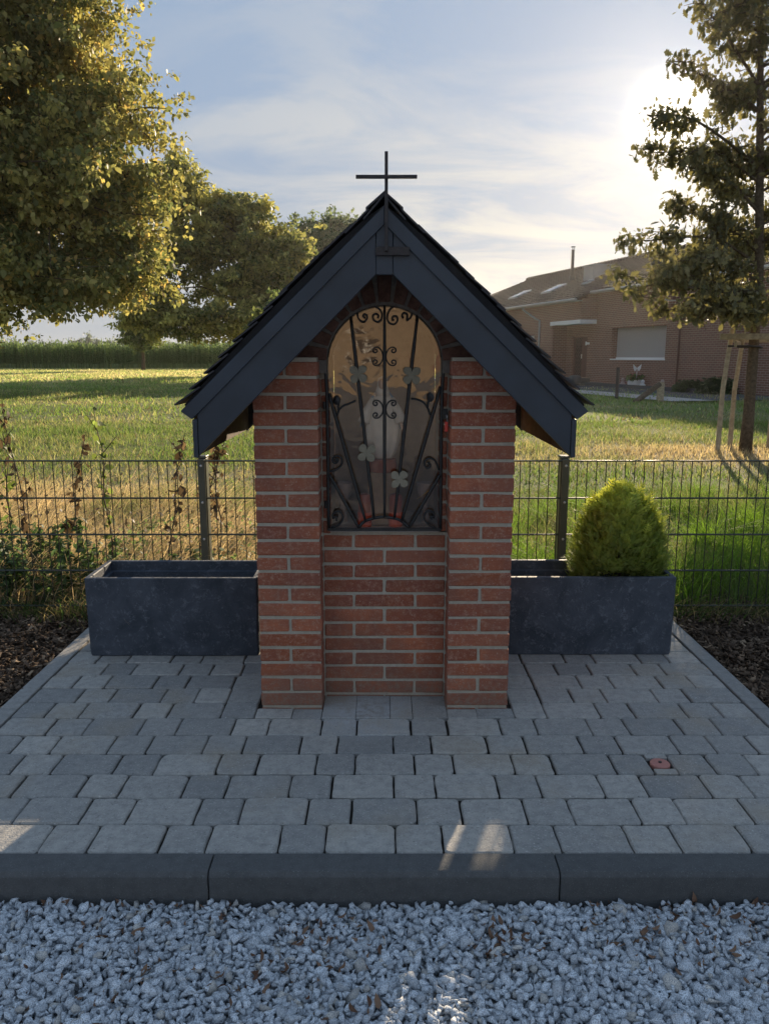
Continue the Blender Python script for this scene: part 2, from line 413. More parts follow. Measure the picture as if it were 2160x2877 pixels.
# gravel yard this side of the kerb, running on behind the camera
tag(link('gravel_yard', MB().add([(-400, -400, -0.105), (400, -400, -0.105), (400, 1.95, -0.105), (-400, 1.95, -0.105)], [(0, 1, 2, 3)]).mesh('gravel_yard'), M['gravel_base']), kind='structure')
# soil beneath the bark mulch on both sides
for x0, x1 in ((-400, -1.5), (1.5, 400)):
    tag(link('mulch_bed', MB().box(x0, x1, 1.93, 4.2, -0.12, -0.03).mesh('mulch_bed'), M['soil']), kind='structure')

# ---- paving of the forecourt: one object per stone
pav = tag(link('paving', MB().box(-1.44, 1.44, 2.0, 4.16, -0.10, -0.014).mesh('paving'), M['joint']), kind='structure')
YR = [2.003, 2.146, 2.291, 2.434, 2.574, 2.713, 2.852, 2.993, 3.133, 3.273, 3.411, 3.551, 3.691, 3.831, 3.971]
XR = [[-1.375, -1.176, -0.975, -0.839, -0.639, -0.503, -0.302, -0.169, 0.033, 0.166, 0.366, 0.498, 0.701, 0.837, 1.034, 1.17, 1.37],
      [-1.31, -1.11, -0.913, -0.774, -0.571, -0.437, -0.236, -0.101, 0.098, 0.233, 0.43, 0.568, 0.769, 0.9, 1.106, 1.24],
      [-1.32, -1.183, -0.975, -0.844, -0.644, -0.508, -0.305, -0.17, 0.03, 0.164, 0.363, 0.498, 0.698, 0.838, 1.037, 1.169, 1.375],
      [-1.251, -1.115, -0.911, -0.772, -0.566, -0.432, -0.232, -0.101, 0.102, 0.235, 0.438, 0.571, 0.776, 0.903, 0.978, 1.109, 1.245],
      [-1.314, -1.178, -0.975, -0.84, -0.639, -0.501, -0.3, -0.167, 0.032, 0.165, 0.366, 0.502, 0.7, 0.838, 1.035, 1.168, 1.312],
      [-1.25, -1.11, -0.909, -0.771, -0.568, -0.433, -0.236, -0.103, 0.099, 0.234, 0.434, 0.566, 0.767, 0.905, 1.103, 1.24],
      [-1.313, -1.179, -0.972, -0.841, -0.633, -0.499, 0.499, 0.626, 0.834, 0.968, 1.172, 1.307],
      [-1.247, -1.11, -0.903, -0.766, -0.634, -0.5, 0.5, 0.629, 0.763, 0.896, 1.103, 1.235],
      [-1.312, -1.177, -0.975, -0.837, -0.639, -0.5, 0.5, 0.628, 0.828, 0.965, 1.17, 1.305],
      [-1.24, -1.107, -0.901, -0.764, -0.627, -0.5, 0.5, 0.627, 0.759, 0.904, 1.103, 1.232],
      [-1.313, -1.172, -0.973, -0.835, -0.639, -0.5, 0.5, 0.623, 0.824, 0.957, 1.164, 1.297],
      [-1.25, -1.11, -0.905, -0.77, -0.63, -0.5, 0.5, 0.63, 0.765, 0.90, 1.105, 1.24],
      [-1.31, -1.175, -0.975, -0.838, -0.638, -0.5, 0.5, 0.625, 0.826, 0.96, 1.168, 1.30],
      [-1.25, -1.11, -0.905, -0.77, -0.63, -0.5, 0.5, 0.63, 0.765, 0.90, 1.105, 1.24]]

def paver_mesh(wx, wy, cut=0.010, clean=False):
    """tumbled concrete stone, irregular outline, worn arris"""
    hx, hy = wx / 2, wy / 2; out = []
    for sx, sy in ((-1, -1), (1, -1), (1, 1), (-1, 1)):
        c1 = random.uniform(0.4, 1.5) * (0.003 if clean else cut); c2 = random.uniform(0.4, 1.5) * (0.003 if clean else cut)
        if not clean and random.random() < 0.16: c1 *= 1.7; c2 *= 1.7
        a = (sx * (hx - c1), sy * hy); b = (sx * hx, sy * (hy - c2)); mid = (sx * (hx - c1 * 0.32), sy * (hy - c2 * 0.32))
        out += [a, mid, b] if sx * sy > 0 and False else ([b, mid, a] if sx * sy < 0 and False else ([a, mid, b] if (sx, sy) in ((1, -1), (-1, 1)) else [b, mid, a]))
    # waver along the sides
    ring = []
    for i, p in enumerate(out):
        q = out[(i + 1) % 12]; ring.append(p)
        if (i % 3) == 2:
            nseg = 3 if abs(q[0] - p[0]) + abs(q[1] - p[1]) > 0.1 else 2
            for k in range(1, nseg):
                t = k / nseg; j = 0.0006 if clean else 0.0018
                ring.append((p[0] + (q[0] - p[0]) * t + random.uniform(-j, j), p[1] + (q[1] - p[1]) * t + random.uniform(-j, j)))
    n = len(ring); ins = 0.002 if clean else 0.0042; dz = 0.0015 if clean else 0.0048
    tz = lambda x, y: random.uniform(-0.0006, 0.0006)
    v = [(x * (1 - ins / hx), y * (1 - ins / hy), tz(x, y)) for x, y in ring] + [(x, y, -dz) for x, y in ring] + [(x, y, -0.05) for x, y in ring]
    f = [list(range(n))] + [[i + n, (i + 1) % n + n, (i + 1) % n, i] for i in range(n)] + [[i + 2 * n, (i + 1) % n + 2 * n, (i + 1) % n + n, i + n] for i in range(n)]
    return MB().add(v, f).mesh('paving_stone')

def paver(x0, x1, y0, y1, clean=False):
    g = random.uniform(0.0014, 0.0038) if not clean else 0.001
    x0 += g + random.uniform(-.001, .0012); x1 -= g + random.uniform(-.001, .0012); y0 += g * 0.8; y1 -= g * 0.8 + random.uniform(0, .0015)
    o = link('paving_stone', paver_mesh(x1 - x0, y1 - y0, clean=clean), M['paver'], pav, ((x0 + x1) / 2, (y0 + y1) / 2, random.uniform(-0.0022, 0.0015)))
    o.rotation_euler = (R(random.uniform(-.45, .45)), R(random.uniform(-.45, .45)), R(random.uniform(-.4, .4)) * (0 if clean else 1))

for k, xr in enumerate(XR):
    y0, y1 = YR[k], YR[k + 1]; xx = [-1.438] + xr + [1.438]
    for a_, b_ in zip(xx, xx[1:]):
        if b_ - a_ < 0.03: continue
        if k >= 6 and a_ > -0.51 and b_ < 0.51: continue          # the chapel stands here
        if k == 3 and abs(a_ - 0.903) < 1e-6:
            paver(a_, b_, y0, y0 + 0.036, True); paver(a_, b_, y1 - 0.03, y1, True); continue
        paver(a_, b_, y0, y1)
gm = [-0.499, -0.357, -0.243, -0.111, 0.022, 0.108, 0.243, 0.358, 0.499]
for a_, b_ in zip(gm, gm[1:]):
    inside = a_ > -0.25 and b_ < 0.25
    paver(a_, b_, 2.852, 3.055 if inside else 2.934, True)

# pink cap of a drain set between the stones
cp = thing('drain_cap', 'small round faded pink drain cap sunk between the paving stones', 'drain cap', (0.94, 2.509, 0))
link('cover', bevel(MB().lathe([(0.0335, -0.02), (0.0335, -0.003), (0.031, 0.0), (0.012, 0.001)], (0.94, 2.509, 0), 28).mesh('cover'), 0.001), M['cap'], cp)
link('bolt', MB().lathe([(0.006, 0), (0.006, 0.0035), (0.002, 0.004)], (0.94, 2.509, 0), 10).mesh('bolt'), M['rust'], cp)

# ---- kerbs
def kerb_run(name, label):
    t = thing(name, label, 'kerb', (0, 0, 0)); return t
kf = thing('front_kerb', 'dark concrete kerb with a bevelled edge between paving and gravel', 'kerb', (0, 1.95, -0.12))
def kerb_stone(parent, x0, x1):
    poly = [(1.912, -0.2), (1.912, -0.010), (1.922, 0.0025), (1.9985, 0.0035), (1.9985, -0.2)]
    v = [(x0, y, z) for y, z in poly] + [(x1, y, z) for y, z in poly]; n = 5
    f = [[4, 3, 2, 1, 0], [5, 6, 7, 8, 9]] + [[i, (i + 1) % n, n + (i + 1) % n, n + i] for i in range(n)]
    me = bevel(MB().add(v, f).mesh('kerb_stone'), 0.002, 1); link('kerb_stone', me, M['kerb'], parent)
for a_, b_ in ((-1.476, -0.4755), (-0.472, 0.470), (0.4735, 1.476)): kerb_stone(kf, a_, b_)
for sx, nm in ((-1, 'left'), (1, 'right')):
    kt = thing('side_kerb', 'straight concrete edging kerb along the %s side of the paving' % nm, 'kerb', (sx * 1.47, 3, -0.1), 'edging kerbs of the paving')
    yy = [2.0, 2.925, 3.925, 4.14]
    for a_, b_ in zip(yy, yy[1:]):
        x0, x1 = sorted((sx * 1.441, sx * 1.512))
        link('kerb_stone', bevel(MB().box(x0, x1, a_ + 0.0015, b_ - 0.0015, -0.2, 0.004).mesh('kerb_stone'), 0.004, 2), M['side_kerb'], kt)

# ---- gravel: angular granite chips
def chip(n=15, sq=(1, 0.8, 0.62)):
    bm = bmesh.new()
    for i in range(n):
        d = Vector([random.gauss(0, 1) for _ in range(3)]).normalized() * random.uniform(0.85, 1.0)
        bm.verts.new((d.x * sq[0], d.y * sq[1], d.z * sq[2]))
    r = bmesh.ops.convex_hull(bm, input=bm.verts); bmesh.ops.delete(bm, geom=[g for g in r['geom_interior'] if isinstance(g, bmesh.types.BMVert)], context='VERTS')
    bmesh.ops.triangulate(bm, faces=bm.faces); bmesh.ops.recalc_face_normals(bm, faces=bm.faces)
    bm.verts.ensure_lookup_table(); T = np.array([v.co[:] for v in bm.verts]); F = np.array([[v.index for v in f.verts] for f in bm.faces]); bm.free(); return T, F

def gravel(name, x0, x1, y0, y1, step, size, ztop, layers, npts=14, kinds=10, mask=None):
    Vs, Fs, Ts, off = [], [], [], 0
    gx, gy = np.meshgrid(np.arange(x0, x1, step), np.arange(y0, y1, step)); P = np.stack([gx.ravel(), gy.ravel()], 1)
    allP = []
    for L in range(layers):
        q = P + rng.uniform(-0.62, 0.62, P.shape) * step
        z = ztop - L * size * 0.42 - rng.uniform(0, 0.55, len(q)) * size + (vnoise(q[:, 0], q[:, 1], 4.0, 8) - 0.5) * 0.012
        allP.append(np.column_stack([q, z]))
    P = np.concatenate(allP); P = P[P[:, 1] < 1.912 - 0.3 * size]
    if mask is not None: P = P[mask(P)]
    kind = rng.integers(0, kinds, len(P))
    for k in range(kinds):
        T, F = chip(npts, (1.12, random.uniform(0.6, 0.9), random.uniform(0.42, 0.7))); p = P[kind == k]; n = len(p)
        Rm = rots(rng.uniform(0, 6.28, n), rng.normal(0, 0.7, n), rng.normal(0, 0.7, n)); S = size * 0.5 * np.exp(rng.normal(0.0, 0.28, n))
        V = np.einsum('nij,nkj->nki', Rm, T[None] * S[:, None, None]) + p[:, None]
        g = rng.uniform(0.50, 0.84, n)[:, None] * np.array([0.94, 1.0, 1.06]); w_ = rng.random(n) < 0.06; g[w_] *= np.array([0.9, 0.8, 0.68])
        Vs.append(V.reshape(-1, 3)); Fs.append((F[None] + (np.arange(n) * len(T))[:, None, None]).reshape(-1, 3) + off); off += n * len(T); Ts.append(np.repeat(g, len(T), 0))
    me = npmesh(name, np.concatenate(Vs), np.concatenate(Fs), np.concatenate(Ts))
    return tag(link(name, me, M['granite']), 'loose light grey granite chippings in front of the kerb', 'gravel', kind='stuff')
near = lambda P: (np.abs(P[:, 0]) < 1.25) & (P[:, 1] > 1.38)
gravel('gravel', -1.25, 1.25, 1.38, 1.93, 0.0152, 0.0280, -0.0765, 3, 11, 18, near)
gravel('gravel', -2.6, 2.6, 0.3, 1.93, 0.021, 0.030, -0.079, 2, 9, 8, lambda P: ~near(P))

# ---- bark mulch and dry leaves
def flakes(name, P, size, tint, mtl, label, cat, flat=0.5, asp=(2.6, 1, 0.16)):
    T = np.array([(-1, -1, 0), (1, -0.8, 0), (1.1, 1, 0), (-0.9, 0.9, 0), (-0.8, -0.8, 1), (0.9, -0.9, 1), (0.8, 0.9, 1), (-1, 1, 1)], float) * 0.5
    T[:, 2] += 0.9 * T[:, 0] ** 2
    T *= np.array(asp); F = np.array([(0, 3, 2, 1), (4, 5, 6, 7), (0, 1, 5, 4), (1, 2, 6, 5), (2, 3, 7, 6), (3, 0, 4, 7)])
    n = len(P); Rm = rots(rng.uniform(0, 6.28, n), rng.normal(0, flat, n), rng.normal(0, flat, n)); S = size * np.exp(np.clip(rng.normal(0, 0.4, n), -0.8, 0.6))
    S3 = S[:, None] * np.exp(np.clip(rng.normal(0, 0.3, (n, 3)), -0.6, 0.5))
    return tag(link(name, scatter(name, T, F, P, Rm, S3, tint), mtl), label, cat, kind='stuff')
def curls(name, P, size, tint, label, cat):
    ts = np.linspace(-1, 1, 5); T = []
    for t in ts: w_ = 0.32 * (1 - t * t) ** 0.5 + 0.03; T += [(t * 0.9, -w_, 0.55 * t * t), (t * 0.9, w_ * 0.9, 0.55 * t * t + 0.22 * t + 0.1)]
    T = np.array(T); F = np.array([(2 * i, 2 * i + 1, 2 * i + 3, 2 * i + 2) for i in range(4)]); n = len(P)
    Rm = rots(rng.uniform(0, 6.28, n), rng.normal(0, 0.7, n), rng.normal(0, 0.7, n)); S = size * np.exp(np.clip(rng.normal(0, 0.35, n), -.7, .6))
    return tag(link(name, scatter(name, T, F, P, Rm, S, tint), M['litter']), label, cat, kind='stuff')
def mulch_tint(n):
    b = rng.random(n)[:, None]; t = (1 - b) * np.array([0.045, 0.031, 0.022]) + b * np.array([0.17, 0.12, 0.085]); p = rng.random(n) < 0.10; t[p] = np.array([0.34, 0.25, 0.17]); return t
for sx, nm in ((-1, 'left'), (1, 'right')):
    n = 42000; x = sx * rng.uniform(1.515, 3.3, n); y = rng.uniform(1.95, 4.45, n)
    z = rng.uniform(-0.032, 0.004, n) + (vnoise(x, y, 3.5, 2) - 0.5) * 0.03
    flakes('bark_mulch', np.column_stack([x, y, z]), 0.0078, mulch_tint(n), M['litter'], 'dark shredded bark mulch on the ground to the %s of the paving' % nm, 'mulch')
n = 1100; x = rng.uniform(-1.6, 1.6, n); y = 1.9 - np.abs(rng.normal(0, 0.22, n)); k_ = (vnoise(x, y, 5, 4) > 0.42) & (y > 1.2); x, y = x[k_], y[k_]; n = len(x)
b_ = rng.random(n)[:, None]; lt = (1 - b_) * np.array([0.12, 0.065, 0.045]) + b_ * np.array([0.27, 0.17, 0.115])
curls('dry_leaves', np.column_stack([x, y, rng.uniform(-0.092, -0.070, n)]), 0.0115, lt, 'brown curled dry leaves caught among the gravel chips', 'leaf litter')

# ------------------------------------------------------------------ the chapel
ch = thing('wayside_chapel', 'small red brick wayside chapel with dark gabled roof and arched grilled niche', 'chapel', (0, 3.3, 0))
def brick_meshes(lx, ly, lz, n=4):
    out = []
    for _ in range(n):
        me = MB().box(-lx / 2, lx / 2, -ly / 2, ly / 2, -lz / 2, lz / 2).mesh('brick')
        out.append(bevel(me, 0.0032, 1, 0.0016))
    return out
BH = 0.0495; P0 = 0.0125; PC = 0.061
BM = {}
def brick(x0, x1, y0, y1, z0, z1, parent=ch, key=None):
    q = tuple(round(v, 3) for v in (x1 - x0, y1 - y0, z1 - z0))
    if q not in BM: BM[q] = brick_meshes(*q)
    o = link('brick', random.choice(BM[q]), M['brick'], parent, ((x0 + x1) / 2 + random.uniform(-.001, .001), (y0 + y1) / 2 + random.uniform(-.0012, .0012), (z0 + z1) / 2 + random.uniform(-.0007, .0007)))
    o.rotation_euler = (0, R(random.uniform(-.25, .25)), R(random.uniform(-.25, .25))); return o
YF = 2.937; YB = 3.812; YC = 3.057
def course(k): return P0 + PC * k, P0 + PC * k + BH
for sx in (-1, 1):
    def bx(a, b, *r): a, b = sorted((sx * a, sx * b)); brick(a, b, *r)
    for k in range(-1, 22):
        z0, z1 = course(k)
        if k % 2 == 0:
            bx(0.243, 0.483, YF, YF + 0.115, z0, z1); y = YF + 0.126
        else:
            bx(0.369, 0.483, YF, YF + 0.240, z0, z1); bx(0.243, 0.358, YF, YF + 0.240, z0, z1); y = YF + 0.251
        top = z1 > 1.24
        if top: continue
        while y < YB - 0.06:
            y1 = min(y + 0.24, YB); bx(0.368, 0.483, y, y1, z0, z1); y = y1 + 0.011
for k in range(-1, 11):
    z0, z1 = course(k)
    js = [-0.2385, -0.1275, -0.1165, 0.1165, 0.1275, 0.2385] if k % 2 == 0 else [-0.2385, -0.0055, 0.0055, 0.2385]
    for i in range(0, len(js), 2): brick(js[i], js[i + 1], YC, YC + 0.11, z0, z1)
for k in range(11, 21):
    z0, z1 = course(k)
    for sx in (-1, 1):
        a_, b_ = sorted((sx * 0.2125, sx * 0.2395)); brick(a_, b_, YC, YC + 0.11, z0 + 0.004 * sx, z1 + 0.004 * sx)
# mortar bodies, 4 mm behind the brick faces
mo = MB()
for sx in (-1, 1):
    a_, b_ = sorted((sx * 0.247, sx * 0.479)); mo.box(a_, b_, YF + 0.0045, YF + 0.234, -0.08, 1.358)
    a_, b_ = sorted((sx * 0.372, sx * 0.479)); mo.box(a_, b_, YF + 0.2345, YB - 0.004, -0.08, 1.20)
    a_, b_ = sorted((sx * 0.2142, sx * 0.2468)); mo.box(a_, b_, YC + 0.0045, YC + 0.105, 0.684, 1.358)
mo.box(-0.2468, 0.2468, YC + 0.0045, YC + 0.105, -0.08, 0.6885)
mo.box(-0.3718, 0.3718, YB - 0.1, YB - 0.005, -0.08, 1.20)
link('mortar', mo.mesh('mortar'), M['mortar'], ch)
# arch of radial bricks over the niche, and gable masonry around it
ZA, RA = 1.330, 0.2165
gab = [(-0.52, 1.30), (-0.2165, 1.30)] + [(-RA * math.cos(t), ZA + RA * math.sin(t)) for t in np.linspace(0, PI, 25)] + [(0.2165, 1.30), (0.52, 1.30), (0.52, 1.325), (0.03, 1.80), (-0.03, 1.80), (-0.52, 1.325)]
def ngon_prism(poly, y0, y1, name):
    bm = bmesh.new(); vs = [bm.verts.new((x, y0, z)) for x, z in poly]; f = bm.faces.new(vs)
    r = bmesh.ops.extrude_face_region(bm, geom=[f]); bmesh.ops.translate(bm, vec=(0, y1 - y0, 0), verts=[g for g in r['geom'] if isinstance(g, bmesh.types.BMVert)])
    bmesh.ops.triangulate(bm, faces=[g for g in bm.faces if len(g.verts) > 4]); bmesh.ops.recalc_face_normals(bm, faces=bm.faces)
    me = bpy.data.meshes.new(name); bm.to_mesh(me); bm.free(); return me
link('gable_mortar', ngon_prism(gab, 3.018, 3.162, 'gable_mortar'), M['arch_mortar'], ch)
na = 13
for i in range(na):
    t0 = PI * i / na + 0.024; t1 = PI * (i + 1) / na - 0.024; r0, r1 = RA, RA + 0.118
    if 2 <= i <= 3 or 9 <= i <= 10: r1 = RA + 0.10
    if 4 <= i <= 8: r1 = RA + 0.115
    p = [(-r * math.cos(t), ZA + 0.012 + r * math.sin(t)) for r, t in ((r0, t0), (r1, t0 + 0.01), (r1, t1 - 0.01), (r0, t1))]
    cx_, cz_ = sum(q[0] for q in p) / 4, sum(q[1] for q in p) / 4
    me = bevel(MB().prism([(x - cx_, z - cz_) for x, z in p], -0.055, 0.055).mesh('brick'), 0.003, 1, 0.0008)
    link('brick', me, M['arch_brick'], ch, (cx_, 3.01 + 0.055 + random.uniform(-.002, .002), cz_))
# niche behind the pane
ni = MB()
ni.box(-0.2118, 0.2118, 3.41, 3.43, 0.69, 1.56); ni.box(-0.235, -0.2145, 3.163, 3.41, 0.69, 1.5); ni.box(0.2145, 0.235, 3.163, 3.41, 0.69, 1.5)
n_ = 18
for i in range(n_):
    t0, t1 = PI * i / n_, PI * (i + 1) / n_; a0, a1 = RA + 0.001, RA + 0.018
    ni.prism([(-a0 * math.cos(t0), ZA + a0 * math.sin(t0)), (-a1 * math.cos(t0), ZA + a1 * math.sin(t0)), (-a1 * math.cos(t1), ZA + a1 * math.sin(t1)), (-a0 * math.cos(t1), ZA + a0 * math.sin(t1))], 3.163, 3.41)
link('niche_lining', ni.mesh('niche_lining'), M['niche'], ch)
link('niche_shelf', bevel(MB().box(-0.2138, 0.2138, 3.045, 3.409, 0.689, 0.703).mesh('niche_shelf'), 0.002), M['slab'], ch)
# pane
arc = [(-0.211, 0.708), (0.211, 0.708)] + [(0.2115 * math.cos(t), ZA + 0.2135 * math.sin(t)) for t in np.linspace(0, PI, 25)]
link('pane', ngon_prism(arc, 3.051, 3.055, 'pane'), M['glass'], ch)

# grille of wrought iron
gr = link('window_grille', MB().tube([(0.0, 3.03, 0.7045)], 0.001, 3, False).mesh('x') if False else MB().box(-0.219, 0.219, 3.019, 3.033, 0.697, 0.708).mesh('window_grille'), M['iron'], ch)
YG = 3.027
def gtube(name, pts, r, m='iron', n=8, sq=1.0, parent=gr, y=None):
    yy = YG if y is None else y
    me = smooth(MB().tube([(p[0], yy + (p[2] if len(p) > 2 else 0), p[1]) for p in pts], r, n, True, sq).mesh(name)); return link(name, me, M[m], parent)
fr_l = [(-0.217, 0.700), (-0.216, 0.96), (-0.216, 1.20), (-0.2185, 1.27), (-0.221, 1.341), (-0.209, 1.415), (-0.180, 1.465), (-0.128, 1.518), (-0.069, 1.549), (0.0, 1.557)]
fr_r = [(-x, z) for x, z in fr_l[::-1]][1:]
gtube('frame', spline(fr_l + fr_r, 4), 0.0062)
def hammered(a, b, r=0.0062, k=14):
    pts, rs = [], []
    for i in range(k + 1):
        t = i / k; pts.append((a[0] + (b[0] - a[0]) * t, a[1] + (b[1] - a[1]) * t, random.uniform(-.0006, .0006) - 0.004)); rs.append(r * (0.82 + 0.28 * math.sin(t * PI) ** 0.6 + random.uniform(-.08, .08)))
    gtube('bar', pts, rs, n=7)
for a_, b_ in (((0, 1.556), (0, 0.748)), ((-0.126, 1.510), (-0.040, 0.746)), ((0.122, 1.512), (0.038, 0.746)), ((-0.209, 1.225), (-0.073, 0.735)), ((0.211, 1.25), (0.066, 0.735)), ((-0.211, 0.918), (-0.101, 0.712)), ((0.213, 0.919), (0.097, 0.712))):
    hammered(a_, b_)
gtube('base_arc', spline([(-0.101, 0.708), (-0.085, 0.728), (-0.063, 0.740), (-0.03, 0.749), (0, 0.751), (0.038, 0.746), (0.066, 0.735), (0.097, 0.708)], 4), 0.006)
SCR = {'topL': [(-0.07, 1.502), (-0.079, 1.507), (-0.075, 1.515), (-0.065, 1.511), (-0.065, 1.499), (-0.076, 1.488), (-0.091, 1.493), (-0.1, 1.512), (-0.095, 1.532), (-0.072, 1.545), (-0.046, 1.548), (-0.023, 1.537), (-0.01, 1.519), (-0.012, 1.497), (-0.025, 1.488), (-0.04, 1.495), (-0.043, 1.51), (-0.032, 1.517), (-0.022, 1.51), (-0.026, 1.501)],
 'topR': [(0.07, 1.501), (0.065, 1.511), (0.071, 1.52), (0.083, 1.516), (0.084, 1.502), (0.083, 1.493), (0.097, 1.504), (0.101, 1.523), (0.087, 1.54), (0.06, 1.548), (0.034, 1.545), (0.016, 1.526), (0.01, 1.502), (0.018, 1.484), (0.036, 1.479), (0.048, 1.492), (0.045, 1.507), (0.031, 1.507), (0.029, 1.496), (0.036, 1.494)],
 'sideL': [(-0.184, 0.969), (-0.189, 0.974), (-0.184, 0.978), (-0.178, 0.974), (-0.181, 0.965), (-0.19, 0.961), (-0.198, 0.972), (-0.193, 0.984), (-0.178, 0.989), (-0.165, 0.981), (-0.161, 0.966), (-0.168, 0.949), (-0.185, 0.937), (-0.211, 0.928)],
 'sideR': [(0.168, 0.952), (0.164, 0.958), (0.169, 0.963), (0.175, 0.956), (0.173, 0.946), (0.162, 0.943), (0.153, 0.955), (0.156, 0.972), (0.174, 0.98), (0.191, 0.972), (0.202, 0.955), (0.207, 0.934)],
 'botL': [(-0.187, 0.736), (-0.185, 0.75), (-0.191, 0.751), (-0.199, 0.747), (-0.199, 0.762), (-0.187, 0.773), (-0.17, 0.77), (-0.161, 0.753), (-0.165, 0.735), (-0.18, 0.719), (-0.207, 0.71)],
 'botR': [(0.184, 0.742), (0.176, 0.751), (0.182, 0.753), (0.191, 0.75), (0.191, 0.767), (0.177, 0.776), (0.161, 0.771), (0.153, 0.753), (0.158, 0.735), (0.177, 0.718), (0.201, 0.707)]}
for k, v in SCR.items(): gtube('scroll', spline(v, 4), 0.0042 if k[0] != 't' else 0.0040, n=6)
mid = [(-0.033, 1.376), (-0.039, 1.377), (-0.04, 1.387), (-0.032, 1.391), (-0.024, 1.383), (-0.031, 1.373), (-0.044, 1.378), (-0.047, 1.389), (-0.035, 1.397), (-0.017, 1.393), (-0.007, 1.376), (-0.005, 1.363), (-0.009, 1.344), (-0.021, 1.329), (-0.037, 1.329), (-0.045, 1.338), (-0.042, 1.349), (-0.030, 1.350), (-0.026, 1.341), (-0.033, 1.337)]
mid = [(-0.034, 1.381), (-0.030, 1.386), (-0.036, 1.391), (-0.043, 1.386), (-0.043, 1.377), (-0.034, 1.372)] ; 
def cscroll(cz, s):
    p = []
    for sg in (1, -1):
        q = [(-0.033 + 0.0118 * u * math.cos(a), 0.0215 + 0.0118 * u * math.sin(a)) for a, u in [(R(d), 0.25 + 0.75 * i / 10) for i, d in enumerate(range(490, 89, -40))]]
        q = q + [(-0.020, 0.0305), (-0.0095, 0.0175)]
        q = [(x, z * sg) for x, z in q]; p = p + (q if sg == 1 else [(-0.0055, 0)] + q[::-1])
    return [(s * x, cz + z) for x, z in p]
for cz in (1.362, 1.166):
    for s in (1, -1): gtube('scroll', spline(cscroll(cz, s), 3), 0.0031, n=6)
for k, v in {'a': [(-0.181, 1.14), (-0.172, 1.162), (-0.156, 1.178), (-0.136, 1.186), (-0.109, 1.198)], 'b': [(-0.173, 1.16), (-0.175, 1.178), (-0.172, 1.193)], 'c': [(0.173, 1.144), (0.163, 1.171), (0.147, 1.191), (0.127, 1.201), (0.1, 1.205)], 'd': [(0.162, 1.171), (0.165, 1.191), (0.171, 1.209)]}.items():
    gtube('twig', spline(v, 4), 0.0038, n=6)
for x, z, s in ((-0.181, 1.200, 1), (0.172, 1.211, -1)):      # curled iron leaves
    lf = MB(); pts = []
    ring = [(x + 0.013 * math.cos(t) * (1 + 0.12 * math.cos(3 * t)), YG - 0.006 - 0.005 * math.cos(t), z + 0.018 * math.sin(t)) for t in np.linspace(0, 2 * PI, 13)[:-1]]
    lf.add([(x, YG - 0.013, z)] + ring, [[0, i + 1, (i + 1) % 12 + 1] for i in range(12)])
    me = lf.mesh('iron_leaf'); bm = bmesh.new(); bm.from_mesh(me); bmesh.ops.solidify(bm, geom=bm.faces[:], thickness=0.002); bm.to_mesh(me); bm.free()
    link('iron_leaf', me, M['iron'], gr)
def clover(x, z, rot):
    ring = []
    for i in range(64):
        t = 2 * PI * i / 64; r = 0.0115 + 0.0275 * abs(math.cos(2 * (t - R(45)))) ** 0.55
        r *= 1 + 0.03 * math.sin(7 * t + x * 90)
        tt = t + R(rot); ring.append((x + r * math.cos(tt), z + r * math.sin(tt)))
    me = bevel(ngon_prism(ring, YG - 0.017, YG - 0.0135, 'flower'), 0.0008, 1, ang=50); return link('flower', me, M['flower'], gr)
for x, z, r_ in ((-0.098, 1.297, 4), (0.102, 1.292, -2), (-0.067, 1.002, -6), (0.057, 0.901, 3)): clover(x, z, r_)
for x, z in ((-0.226, 1.18), (-0.226, 0.80)):
    link('hinge', smooth(MB().tube([(x, 3.03, z - 0.014), (x, 3.03, z + 0.014)], 0.0068, 10).mesh('hinge'), 40), M['iron'], gr)
link('hasp', bevel(MB().box(0.219, 0.238, 3.020, 3.026, 1.128, 1.168).mesh('hasp'), 0.001), M['iron'], gr)

# red padlock hanging on the hasp
pl = thing('padlock', 'small padlock with a bright red body and steel shackle on the grille', 'padlock', (0.2325, 3.013, 1.084))
link('body', bevel(MB().box(0.2265, 0.2390, 3.008, 3.018, 1.083, 1.121).mesh('body'), 0.0015, 2), M['red_lock'], pl)
link('shackle', smooth(MB().tube([(0.2345, 3.009, 1.12), (0.2345, 3.009, 1.140), (0.2337, 3.012, 1.1465), (0.2325, 3.018, 1.147), (0.232, 3.0225, 1.140), (0.232, 3.0225, 1.128)], 0.0018, 8).mesh('shackle')), M['steel'], pl)

